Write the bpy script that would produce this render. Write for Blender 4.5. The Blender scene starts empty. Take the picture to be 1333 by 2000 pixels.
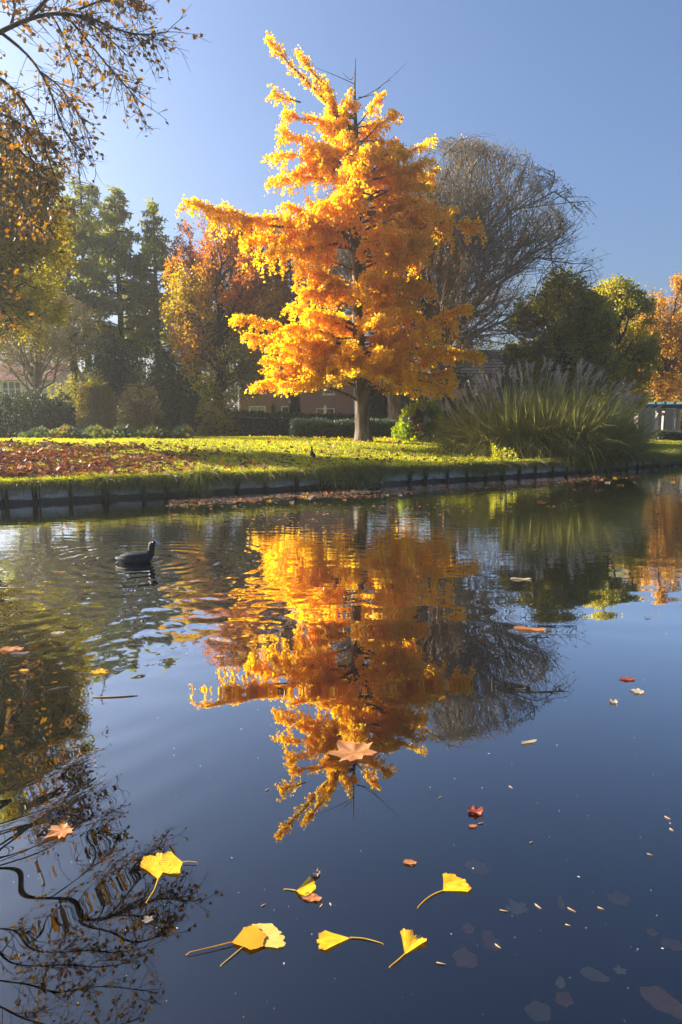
import bpy, math, random
import numpy as np
from mathutils import Vector

# ------------------------------------------------------------------ camera, sky, sun, exposure
F, CX, CY, H0, CAMZ = 1333.0, 666.5, 1000.0, 832.0, 1.2          # pixels of the 1333 x 2000 photograph; metres
PITCH = math.atan((CY - H0) / F)
SC = bpy.context.scene
COL = SC.collection
cam_d = bpy.data.cameras.new('camera')
cam_d.sensor_fit = 'VERTICAL'; cam_d.sensor_height = 36.0; cam_d.lens = F / 2000 * 36
cam_d.clip_start = 0.05; cam_d.clip_end = 3000
cam = bpy.data.objects.new('camera', cam_d); COL.objects.link(cam)
cam.location = (0, 0, CAMZ); cam.rotation_euler = (math.pi / 2 - PITCH, 0, 0)
SC.camera = cam

SUN_AZ, SUN_EL = math.radians(-68), math.radians(24)             # azimuth measured from +Y towards +X
W = bpy.data.worlds.new('World'); SC.world = W; W.use_nodes = True
nt = W.node_tree; bg = nt.nodes['Background']
sky = nt.nodes.new('ShaderNodeTexSky'); sky.sky_type = 'NISHITA'; sky.sun_disc = False
sky.sun_elevation = SUN_EL; sky.sun_rotation = SUN_AZ
sky.air_density = 1.0; sky.dust_density = 5.5; sky.ozone_density = 7.0; sky.altitude = 0
nt.links.new(sky.outputs[0], bg.inputs[0]); bg.inputs[1].default_value = 0.051
sun_d = bpy.data.lights.new('sun', 'SUN'); sun_d.energy = 3.8; sun_d.angle = math.radians(0.5); sun_d.color = (1, 0.90, 0.74)
sun = bpy.data.objects.new('sun', sun_d); COL.objects.link(sun)
SUNV = Vector((math.sin(SUN_AZ) * math.cos(SUN_EL), math.cos(SUN_AZ) * math.cos(SUN_EL), math.sin(SUN_EL)))
sun.rotation_euler = SUNV.to_track_quat('Z', 'Y').to_euler(); sun.location = SUNV * 60
vs = SC.view_settings; vs.view_transform = 'Standard'; vs.look = 'None'; vs.gamma = 1; vs.exposure = 2.2
SC.cycles.max_bounces = 10; SC.cycles.transparent_max_bounces = 12
SC.cycles.diffuse_bounces = 3; SC.cycles.glossy_bounces = 3; SC.cycles.transmission_bounces = 5
SC.cycles.caustics_reflective = False; SC.cycles.caustics_refractive = False

# ------------------------------------------------------------------ picture -> place
def ray(x, y):
    u, v = (x - CX) / F, (CY - y) / F
    c, s = math.cos(PITCH), math.sin(PITCH)
    return np.array((u, c + v * s, -s + v * c))
def at(x, y, Y):
    d = ray(x, y); return np.array((0, 0, CAMZ)) + d * (Y / d[1])
def gnd(x, y, z=0.0):
    d = ray(x, y); return np.array((0, 0, CAMZ)) + d * ((z - CAMZ) / d[2])

BANK_PX = [(60, 985), (222, 974), (362, 966), (530, 957), (700, 950), (850, 943), (1005, 933), (1060, 929), (1150, 919), (1290, 910)]
_b = np.array([gnd(*p) for p in BANK_PX])
_pc = np.polyfit(_b[:, 0], _b[:, 1], 3)
XL, XR = _b[0, 0] - 1.0, _b[-1, 0] + 1.0
def bank(X):
    X = np.asarray(X, float)
    y = np.polyval(_pc, np.clip(X, XL, XR))
    return y + np.where(X > XR, (X - XR) * 0.55, 0) + np.where(X < XL, (X - XL) * 0.25, 0)
def sstep(a, b, x):
    t = np.clip((x - a) / (b - a), 0, 1); return t * t * (3 - 2 * t)
def lawn_z(X, Y):
    X = np.asarray(X, float); Y = np.asarray(Y, float)
    d = Y - bank(X)
    top = 0.77 - 0.33 * sstep(2.5, 8.0, X - (Y - 20) * 0.25)
    return 0.34 + (top - 0.34) * sstep(0.3, 9.5, d) + 0.012 * np.sin(X * 2.1 + Y) * sstep(0.3, 3, d)
def base(px, Y):
    X = at(px, H0, Y)[0]; return np.array((X, Y, float(lawn_z(X, Y))))
def on_lawn(px, py):
    z = 0.5
    for _ in range(30):
        p = gnd(px, py, z); z = 0.5 * z + 0.5 * float(lawn_z(p[0], p[1]))
    return p

# ------------------------------------------------------------------ mesh helpers
def mk(name, V, faces, mat, parent=None, tint=None, smooth=False, kind=None):
    if isinstance(faces, np.ndarray): faces = [faces]
    V = np.asarray(V, np.float32)
    me = bpy.data.meshes.new(name)
    me.vertices.add(len(V)); me.vertices.foreach_set('co', V.ravel())
    fl = [np.asarray(f, np.int32) for f in faces if len(f)]
    idx = np.concatenate([f.ravel() for f in fl])
    tot = np.concatenate([np.full(len(f), f.shape[1], np.int32) for f in fl])
    me.loops.add(len(idx)); me.loops.foreach_set('vertex_index', idx)
    me.polygons.add(len(tot))
    me.polygons.foreach_set('loop_start', np.concatenate(([0], np.cumsum(tot)[:-1])).astype(np.int32))
    me.polygons.foreach_set('loop_total', tot)
    me.polygons.foreach_set('use_smooth', np.full(len(tot), bool(smooth)))
    if tint is not None:
        a = me.attributes.new('tint', 'FLOAT', 'POINT'); a.data.foreach_set('value', np.asarray(tint, np.float32))
    me.update(calc_edges=True); me.validate()
    if mat: me.materials.append(mat)
    o = bpy.data.objects.new(name, me); COL.objects.link(o)
    if parent is not None: put_under(o, parent)
    if kind: o['kind'] = kind
    return o
def put_under(o, parent):
    o.parent = parent
    o.matrix_parent_inverse = parent.matrix_basis.inverted()
    return o
def thing(name, label, cat, loc, group=None):
    e = bpy.data.objects.new(name, None); COL.objects.link(e); e.location = tuple(float(v) for v in loc)
    e.empty_display_size = 0.2
    return tag(e, label, cat, group)
def tag(o, label, cat, group=None, kind=None):
    o['label'] = label; o['category'] = cat
    if group: o['group'] = group
    if kind: o['kind'] = kind
    return o
class MB:
    def __init__(s): s.V = []; s.F = {3: [], 4: []}; s.T = []; s.n = 0
    def add(s, V, faces, t=0.5):
        V = np.asarray(V, float)
        for f in (faces if isinstance(faces, list) else [faces]):
            f = np.asarray(f, int)
            if len(f): s.F[f.shape[1]].append(f + s.n)
        s.V.append(V); s.n += len(V); s.T.append(np.full(len(V), t) if np.isscalar(t) else np.asarray(t)); return s
    def box(s, lo, hi, rz=0, piv=None, t=0.5):
        x0, y0, z0 = lo; x1, y1, z1 = hi
        V = np.array([(x, y, z) for z in (z0, z1) for y in (y0, y1) for x in (x0, x1)], float)
        if rz:
            p = np.array(piv if piv is not None else ((x0 + x1) / 2, (y0 + y1) / 2, 0)); c, n = math.cos(rz), math.sin(rz)
            d = V - p; V = np.stack([p[0] + d[:, 0] * c - d[:, 1] * n, p[1] + d[:, 0] * n + d[:, 1] * c, V[:, 2]], 1)
        return s.add(V, np.array([(0, 2, 3, 1), (4, 5, 7, 6), (0, 1, 5, 4), (2, 6, 7, 3), (0, 4, 6, 2), (1, 3, 7, 5)]), t)
    def build(s, name, mat, parent=None, smooth=False, kind=None):
        fs = [np.concatenate(f) for f in s.F.values() if f]
        return mk(name, np.concatenate(s.V), fs, mat, parent, np.concatenate(s.T), smooth, kind)

def tubes(P, R, n=5):
    """P (m,k,3), R (m,k): m tubes of k rings."""
    P = np.asarray(P, float); R = np.asarray(R, float); m, k, _ = P.shape
    T = np.gradient(P, axis=1); T /= np.linalg.norm(T, axis=2, keepdims=True) + 1e-9
    ref = np.where(np.abs(T.mean(1)[:, 2:3]) > 0.8, np.array([[1.0, 0, 0]]), np.array([[0, 0, 1.0]]))[:, None, :]
    A = np.cross(T, ref); A /= np.linalg.norm(A, axis=2, keepdims=True) + 1e-9
    B = np.cross(T, A)
    th = np.arange(n) * 2 * math.pi / n
    V = P[:, :, None] + R[:, :, None, None] * (A[:, :, None] * np.cos(th)[None, None, :, None] + B[:, :, None] * np.sin(th)[None, None, :, None])
    i = np.arange(m)[:, None, None] * k * n + np.arange(k - 1)[None, :, None] * n
    j = np.arange(n)[None, None, :]; j2 = (j + 1) % n
    Fq = np.stack([i + j, i + j2, i + n + j2, i + n + j], -1).reshape(-1, 4)
    return V.reshape(-1, 3), Fq

def rots(rng, n, up=None, bias=0.0):
    """random orthonormal frames (n,3,3): columns x (width), y (length), z (normal)"""
    y = rng.normal(size=(n, 3))
    if up is not None: y = y * (1 - bias) + np.asarray(up) * bias * 1.7
    y /= np.linalg.norm(y, axis=1, keepdims=True) + 1e-9
    a = rng.normal(size=(n, 3)); x = np.cross(y, a); x /= np.linalg.norm(x, axis=1, keepdims=True) + 1e-9
    return np.stack([x, y, np.cross(x, y)], 2)
LEAF_FAN = (np.array([(0, 0, 0), (-.55, .72, .1), (0, .95, -.05), (.55, .72, .1)]), np.array([(0, 2, 1), (0, 3, 2)]))
LEAF_OVAL = (np.array([(0, 0, 0), (-.32, .45, .07), (0, 1, 0), (.32, .45, .07)]), np.array([(0, 2, 1), (0, 3, 2)]))
LEAF_LOBE = (np.array([(0, 0, 0), (-.5, .25, .1), (-.28, .6, .02), (0, 1, .08), (.28, .6, .02), (.5, .25, .1)]),
             np.array([(0, 2, 1), (0, 3, 2), (0, 4, 3), (0, 5, 4)]))
LEAF_SPRAY = (np.array([(0, 0, 0), (-.16, .45, -.04), (0, 1, -.12), (.16, .45, -.04)]), np.array([(0, 2, 1), (0, 3, 2)]))
def scatter(shape, pos, M, size):
    sv, sf = shape; n = len(pos); size = np.broadcast_to(size, (n,))
    V = pos[:, None, :] + np.einsum('nij,kj->nki', M, sv) * size[:, None, None]
    Fx = sf[None] + (np.arange(n) * len(sv))[:, None, None]
    return V.reshape(-1, 3), Fx.reshape(-1, 3)
def leaves(name, mat, parent, pos, size, rng, shape=LEAF_OVAL, up=None, bias=0.0, tint=None, kind='stuff'):
    n = len(pos); sz = size * rng.uniform(0.65, 1.25, n)
    V, Fx = scatter(shape, pos, rots(rng, n, up, bias), sz)
    t = rng.random(n) if tint is None else np.clip(tint + rng.normal(0, .13, n), 0, 1)
    return mk(name, V, Fx, mat, parent, np.repeat(t, len(shape[0])), kind=kind)

# ------------------------------------------------------------------ materials
def nodes(name):
    m = bpy.data.materials.new(name); m.use_nodes = True; t = m.node_tree; t.nodes.clear()
    out = t.nodes.new('ShaderNodeOutputMaterial'); return m, t, out
def N(t, typ, **kw):
    n = t.nodes.new(typ)
    for k, v in kw.items(): setattr(n, k, v)
    return n
def ramp(t, cols, fac):
    r = N(t, 'ShaderNodeValToRGB'); e = r.color_ramp.elements
    while len(e) < len(cols): e.new(0.5)
    for i, c in enumerate(cols):
        if len(c) == 4: e[i].position = c[0]; e[i].color = (*c[1:], 1)
        else: e[i].position = i / max(1, len(cols) - 1); e[i].color = (*c, 1)
    t.links.new(fac, r.inputs[0]); return r.outputs[0]
def leafmat(name, cols, trans=0.5, gloss=0.04, tcol=None):
    m, t, out = nodes(name)
    a = N(t, 'ShaderNodeAttribute', attribute_name='tint')
    c = ramp(t, cols, a.outputs['Fac'])
    d = N(t, 'ShaderNodeBsdfDiffuse'); tr = N(t, 'ShaderNodeBsdfTranslucent')
    t.links.new(c, d.inputs[0])
    hs = N(t, 'ShaderNodeHueSaturation'); hs.inputs['Saturation'].default_value = 1.12; hs.inputs['Value'].default_value = 1.15
    t.links.new(c, hs.inputs['Color']); t.links.new(hs.outputs[0], tr.inputs[0])
    mx = N(t, 'ShaderNodeMixShader'); mx.inputs[0].default_value = trans
    t.links.new(d.outputs[0], mx.inputs[1]); t.links.new(tr.outputs[0], mx.inputs[2])
    g = N(t, 'ShaderNodeBsdfGlossy'); g.inputs['Roughness'].default_value = 0.45
    m2 = N(t, 'ShaderNodeMixShader'); m2.inputs[0].default_value = gloss
    t.links.new(mx.outputs[0], m2.inputs[1]); t.links.new(g.outputs[0], m2.inputs[2])
    t.links.new(m2.outputs[0], out.inputs[0]); return m
def mat(name, cols, scale=8, rough=0.8, stretch=(1, 1, 1), bump=0.0, detail=6, spec=0.2):
    m, t, out = nodes(name)
    p = N(t, 'ShaderNodeBsdfPrincipled'); p.inputs['Roughness'].default_value = rough
    p.inputs['Specular IOR Level'].default_value = spec
    g = N(t, 'ShaderNodeNewGeometry'); mp = N(t, 'ShaderNodeMapping'); mp.inputs['Scale'].default_value = stretch
    t.links.new(g.outputs['Position'], mp.inputs[0])
    nz = N(t, 'ShaderNodeTexNoise'); nz.inputs['Scale'].default_value = scale; nz.inputs['Detail'].default_value = detail
    t.links.new(mp.outputs[0], nz.inputs['Vector'])
    lo = [(0.3 + 0.4 * i / max(1, len(cols) - 1), *c) for i, c in enumerate(cols)]
    t.links.new(ramp(t, lo, nz.outputs[0]), p.inputs['Base Color'])
    if bump:
        b = N(t, 'ShaderNodeBump'); b.inputs['Strength'].default_value = 0.8; b.inputs['Distance'].default_value = bump
        t.links.new(nz.outputs[0], b.inputs['Height']); t.links.new(b.outputs[0], p.inputs['Normal'])
    t.links.new(p.outputs[0], out.inputs[0]); return m
def brickmat(name, c1, c2, mortar, scale, rough=0.85, bw=0.5, rh=0.25, msize=0.02):
    m, t, out = nodes(name)
    p = N(t, 'ShaderNodeBsdfPrincipled'); p.inputs['Roughness'].default_value = rough
    g = N(t, 'ShaderNodeNewGeometry'); s = N(t, 'ShaderNodeSeparateXYZ'); c = N(t, 'ShaderNodeCombineXYZ'); ad = N(t, 'ShaderNodeMath', operation='ADD')
    t.links.new(g.outputs['Position'], s.inputs[0]); t.links.new(s.outputs[0], ad.inputs[0]); t.links.new(s.outputs[1], ad.inputs[1])
    t.links.new(ad.outputs[0], c.inputs[0]); t.links.new(s.outputs[2], c.inputs[1])
    b = N(t, 'ShaderNodeTexBrick'); b.inputs['Scale'].default_value = scale
    b.inputs['Color1'].default_value = (*c1, 1); b.inputs['Color2'].default_value = (*c2, 1); b.inputs['Mortar'].default_value = (*mortar, 1)
    b.inputs['Mortar Size'].default_value = msize; b.inputs['Brick Width'].default_value = bw; b.inputs['Row Height'].default_value = rh
    t.links.new(c.outputs[0], b.inputs['Vector']); t.links.new(b.outputs[0], p.inputs['Base Color'])
    t.links.new(p.outputs[0], out.inputs[0]); return m

M = {}
M['ginkgo'] = leafmat('ginkgo_leaf', [(.84, .42, .006), (.92, .53, .008), (.94, .60, .010), (.95, .67, .04)], 0.78)
M['bark'] = mat('bark', [(.05, .036, .026), (.15, .115, .085), (.24, .20, .16)], 9, 0.9, (1, 1, .18), 0.03)
M['bark_dark'] = mat('bark_dark', [(.022, .017, .013), (.06, .047, .036)], 9, 0.9, (1, 1, .2), 0.02)
M['twig'] = mat('twig', [(.15, .13, .10), (.29, .255, .20)], 4, 0.9)
M['water_leaf'] = None

# ------------------------------------------------------------------ the setting: pond, bed, lawn
def water_mat():
    m, t, out = nodes('pond_water')
    L = t.links
    g = N(t, 'ShaderNodeNewGeometry'); sp = N(t, 'ShaderNodeSeparateXYZ'); L.new(g.outputs['Position'], sp.inputs[0])
    X, Y = sp.outputs[0], sp.outputs[1]
    def mth(op, a, b=None, c=None):
        n = N(t, 'ShaderNodeMath', operation=op)
        for i, v in enumerate((a, b, c)):
            if v is None: continue
            if isinstance(v, (int, float)): n.inputs[i].default_value = v
            else: L.new(v, n.inputs[i])
        return n.outputs[0]
    def noise(sx, sy, scale=1.0, detail=2.0, off=0.0, rough=0.5):
        c = N(t, 'ShaderNodeCombineXYZ'); L.new(mth('MULTIPLY', X, sx), c.inputs[0]); L.new(mth('MULTIPLY', Y, sy), c.inputs[1]); c.inputs[2].default_value = off
        n = N(t, 'ShaderNodeTexNoise'); n.inputs['Scale'].default_value = scale; n.inputs['Detail'].default_value = detail; n.inputs['Roughness'].default_value = rough
        L.new(c.outputs[0], n.inputs['Vector']); return n.outputs[0]
    def ramp01(v, a, b):
        n = N(t, 'ShaderNodeMapRange', interpolation_type='SMOOTHSTEP'); L.new(v, n.inputs[0])
        n.inputs[1].default_value = a; n.inputs[2].default_value = b; return n.outputs[0]
    def dist(cx, cy, ax=1.0, ay=1.0):
        dx = mth('MULTIPLY', mth('SUBTRACT', X, float(cx)), ax); dy = mth('MULTIPLY', mth('SUBTRACT', Y, float(cy)), ay)
        return mth('SQRT', mth('ADD', mth('MULTIPLY', dx, dx), mth('MULTIPLY', dy, dy)))
    terms = []
    # far chop, fading towards the camera
    far = ramp01(Y, 3.2, 9.0)
    terms.append(mth('MULTIPLY', mth('MULTIPLY', noise(2.2, 7.0, 1.0, 2.0), far), 0.0029))
    # long lazy bands across the middle
    patch = ramp01(noise(.5, 1.1, 1.0, 1.0, 3.3), 0.42, 0.62)
    ph = mth('ADD', mth('MULTIPLY', Y, 2 * math.pi / 0.42), mth('MULTIPLY', noise(.8, .6, 1.0, 1.0, 7.0), 7.0))
    mid = mth('MULTIPLY', ramp01(Y, 1.75, 2.3), mth('SUBTRACT', 1.0, ramp01(Y, 5.0, 8.0)))
    terms.append(mth('MULTIPLY', mth('MULTIPLY', mth('SINE', ph), mth('MULTIPLY', patch, mid)), 0.00042))
    # wake of the swimming coot
    c0 = gnd(285, 1096)
    d = dist(c0[0], c0[1])
    w1 = mth('MULTIPLY', mth('SINE', mth('ADD', mth('MULTIPLY', d, 2 * math.pi / 0.16), mth('MULTIPLY', noise(3, 3, 1.0, 1.0, 1.0), 8.0))), mth('SUBTRACT', 1.0, ramp01(d, 0.15, 1.6)))
    terms.append(mth('MULTIPLY', w1, 0.0014))
    c1 = gnd(300, 1185)
    blob = mth('SUBTRACT', 1.0, ramp01(dist(c1[0], c1[1], 1.0, 0.8), 0.25, 1.35))
    terms.append(mth('MULTIPLY', mth('MULTIPLY', noise(4.5, 4.0, 1.0, 1.5, 5.0), blob), 0.02))
    # rings spreading in the near corner under the branches
    pa, pb = gnd(0, 1600), gnd(200, 1512)
    dr = (pb - pa)[:2]; nx, ny = dr[1], -dr[0]; ln = math.hypot(nx, ny); nx /= ln; ny /= ln
    s = mth('ADD', mth('MULTIPLY', X, nx), mth('MULTIPLY', Y, ny))
    c2 = gnd(110, 1560)
    near = mth('SUBTRACT', 1.0, ramp01(dist(c2[0], c2[1], 1.0, 0.75), 0.25, 0.75))
    terms.append(mth('MULTIPLY', mth('MULTIPLY', mth('SINE', mth('ADD', mth('MULTIPLY', s, 2 * math.pi / 0.2), mth('MULTIPLY', noise(2, 2, 1, 1, 9.0), 3.0))), near), 0.00034))
    # barely moving skin everywhere
    terms.append(mth('MULTIPLY', noise(1.6, 1.8, 1.0, 1.0, 2.0), 0.0012))
    h = terms[0]
    for k in terms[1:]: h = mth('ADD', h, k)
    b = N(t, 'ShaderNodeBump'); b.inputs['Strength'].default_value = 1.0; b.inputs['Distance'].default_value = 1.0
    L.new(h, b.inputs['Height'])
    fr = N(t, 'ShaderNodeFresnel'); fr.inputs['IOR'].default_value = 1.34; L.new(b.outputs[0], fr.inputs['Normal'])
    fac = mth('MINIMUM', mth('MULTIPLY', fr.outputs[0], 4.4), 0.96)
    gl = N(t, 'ShaderNodeBsdfGlossy'); gl.inputs['Roughness'].default_value = 0.0; gl.inputs['Color'].default_value = (1, 1, 1, 1); L.new(b.outputs[0], gl.inputs['Normal'])
    tr = N(t, 'ShaderNodeBsdfTransparent'); tr.inputs['Color'].default_value = (.80, .80, .74, 1)
    mx = N(t, 'ShaderNodeMixShader'); L.new(fac, mx.inputs[0]); L.new(tr.outputs[0], mx.inputs[1]); L.new(gl.outputs[0], mx.inputs[2])
    L.new(mx.outputs[0], out.inputs['Surface'])
    va = N(t, 'ShaderNodeVolumeAbsorption'); va.inputs['Color'].default_value = (.62, .50, .36, 1); va.inputs['Density'].default_value = 4.2
    L.new(va.outputs[0], out.inputs['Volume'])
    return m
def grid(xs, ys, zf):
    Xg, Yg = np.meshgrid(xs, ys); V = np.stack([Xg, Yg, zf(Xg, Yg)], -1).reshape(-1, 3)
    nx, ny = len(xs), len(ys); i = (np.arange(ny - 1)[:, None] * nx + np.arange(nx - 1)[None]).ravel()
    return V, np.stack([i, i + 1, i + nx + 1, i + nx], 1)

mb = MB(); mb.box((-120, -2.2, -0.75), (120, 90, 0.0)); water = mb.build('water', water_mat()); water['kind'] = 'structure'
M['bed'] = mat('pond_bed', [(.05, .038, .028), (.10, .078, .055)], 3, 0.95)
V, Fq = grid(np.linspace(-125, 125, 60), np.linspace(-3, 95, 60), lambda x, y: -0.80 + 0 * x)
o = mk('pond_bed', V, Fq, M['bed']); o['kind'] = 'structure'
M['soil'] = mat('bank_soil', [(.03, .03, .012), (.06, .07, .02)], 5, 0.95)
V, Fq = grid(np.array([-300., -120, -30, 30, 120, 300]), np.array([-200., -60, -6, -2.1]), lambda x, y: .22 + .1 * (y < -3))
o = mk('ground', V, Fq, M['soil']); o['kind'] = 'structure'

def lawn_mat():
    m, t, out = nodes('lawn_turf')
    p = N(t, 'ShaderNodeBsdfPrincipled'); p.inputs['Roughness'].default_value = 0.9; p.inputs['Specular IOR Level'].default_value = 0.1
    g = N(t, 'ShaderNodeNewGeometry')
    nz = N(t, 'ShaderNodeTexNoise'); nz.inputs['Scale'].default_value = 2.5; nz.inputs['Detail'].default_value = 8
    t.links.new(g.outputs['Position'], nz.inputs['Vector'])
    t.links.new(ramp(t, [(.3, .10, .12, .008), (.5, .19, .21, .010), (.7, .28, .29, .012)], nz.outputs[0]), p.inputs['Base Color'])
    t.links.new(p.outputs[0], out.inputs[0]); return m
xs = np.concatenate([[-300, -200, -120, -60, -35], np.arange(-25, 30, .5), [35, 50, 80, 140, 200, 300]])
ss = np.concatenate([[0.0], np.linspace(.1, 12, 60), [13, 15, 18, 22, 30, 45, 80, 150, 300]])
Xg, Sg = np.meshgrid(xs, ss); Yg = bank(np.clip(Xg, -60, 60)) + 0.06 + Sg
Zg = lawn_z(np.clip(Xg, -60, 60), Yg)
V = np.stack([Xg, Yg, Zg], -1).reshape(-1, 3); nx = len(xs)
i = (np.arange(len(ss) - 1)[:, None] * nx + np.arange(nx - 1)[None]).ravel()
lawn = mk('lawn', V, np.stack([i, i + 1, i + nx + 1, i + nx], 1), lawn_mat(), smooth=True); lawn['kind'] = 'structure'

# ------------------------------------------------------------------ retaining wall of boards and posts along the bank
def wall_mat():
    m, t, out = nodes('bank_board')
    p = N(t, 'ShaderNodeBsdfPrincipled'); p.inputs['Roughness'].default_value = 0.7
    g = N(t, 'ShaderNodeNewGeometry'); sp = N(t, 'ShaderNodeSeparateXYZ'); t.links.new(g.outputs['Position'], sp.inputs[0])
    mp = N(t, 'ShaderNodeMapping'); mp.inputs['Scale'].default_value = (3, 3, 14); t.links.new(g.outputs['Position'], mp.inputs[0])
    nz = N(t, 'ShaderNodeTexNoise'); nz.inputs['Scale'].default_value = 1.6; nz.inputs['Detail'].default_value = 7; t.links.new(mp.outputs[0], nz.inputs['Vector'])
    a = N(t, 'ShaderNodeMath', operation='MULTIPLY_ADD'); t.links.new(nz.outputs[0], a.inputs[0]); a.inputs[1].default_value = 0.09; t.links.new(sp.outputs[2], a.inputs[2])
    wet = N(t, 'ShaderNodeMapRange', interpolation_type='SMOOTHSTEP'); wet.inputs[1].default_value = 0.105; wet.inputs[2].default_value = 0.13; t.links.new(a.outputs[0], wet.inputs[0])
    dry = ramp(t, [(.25, .32, .31, .26), (.5, .62, .60, .54), (.75, .74, .72, .66)], nz.outputs[0])
    mx = N(t, 'ShaderNodeMix', data_type='RGBA'); t.links.new(wet.outputs[0], mx.inputs['Factor'])
    mx.inputs['A'].default_value = (.022, .022, .024, 1); t.links.new(dry, mx.inputs['B'])
    t.links.new(mx.outputs['Result'], p.inputs['Base Color']); t.links.new(p.outputs[0], out.inputs[0]); return m
M['board'] = wall_mat(); M['post'] = mat('wet_post', [(.010, .009, .008), (.03, .026, .022)], 20, 0.6, (1, 1, .2))
rng = np.random.default_rng(5)
wx = [XL - 1.2]
while wx[-1] < XR + 3:
    dx = 0.01; sl = float((bank(wx[-1] + dx) - bank(wx[-1])) / dx); wx.append(wx[-1] + rng.uniform(.46, .72) / math.hypot(1, sl))
rw = thing('retaining_wall', 'low grey board revetment with dark posts along the far bank of the pond', 'retaining wall', (0, float(bank(0)), 0))
for a, b_ in zip(wx[:-1], wx[1:]):
    A = np.array((a, float(bank(a)))); B = np.array((b_, float(bank(b_)))); d = B - A; ln = np.linalg.norm(d); d /= ln; nrm = np.array((d[1], -d[0]))
    top = 0.285 + rng.uniform(-.02, .015); off = rng.uniform(0, .022)
    q = MB(); q0 = A + d * .012 - nrm * (.0 - off); q1 = B - d * .012 - nrm * (.0 - off); r0 = q0 - nrm * .05; r1 = q1 - nrm * .05
    Vv = [(*q0, -.5), (*q1, -.5), (*q1, top), (*q0, top + rng.uniform(-.008, .008)), (*r0, -.5), (*r1, -.5), (*r1, top), (*r0, top)]
    q.add(Vv, np.array([(0, 1, 2, 3), (5, 4, 7, 6), (3, 2, 6, 7), (4, 0, 3, 7), (1, 5, 6, 2)])); q.build('board', M['board'], rw)
    ang = math.atan2(d[1], d[0]); w = rng.uniform(.026, .046); pc = A + nrm * (.045 + off) + d * rng.uniform(-.1, .1)
    h = 0.31 + rng.uniform(-.07, .03); ns = 7
    th = np.arange(ns) * 2 * math.pi / ns; tilt = rng.normal(0, .05, 2)
    ring = lambda z, r: np.stack([pc[0] + np.cos(th) * r + tilt[0] * z, pc[1] + np.sin(th) * r * .8 + tilt[1] * z, np.full(ns, z)], 1)
    Vp = np.concatenate([ring(-.5, w), ring(h - .01, w), ring(h, w * .75), [[pc[0], pc[1], h + .002]]])
    fq = np.array([(k * ns + j, k * ns + (j + 1) % ns, (k + 1) * ns + (j + 1) % ns, (k + 1) * ns + j) for k in range(2) for j in range(ns)])
    ft = np.array([(2 * ns + j, 2 * ns + (j + 1) % ns, 3 * ns) for j in range(ns)])
    mk('post', Vp, [fq, ft], M['post'], rw)

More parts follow.
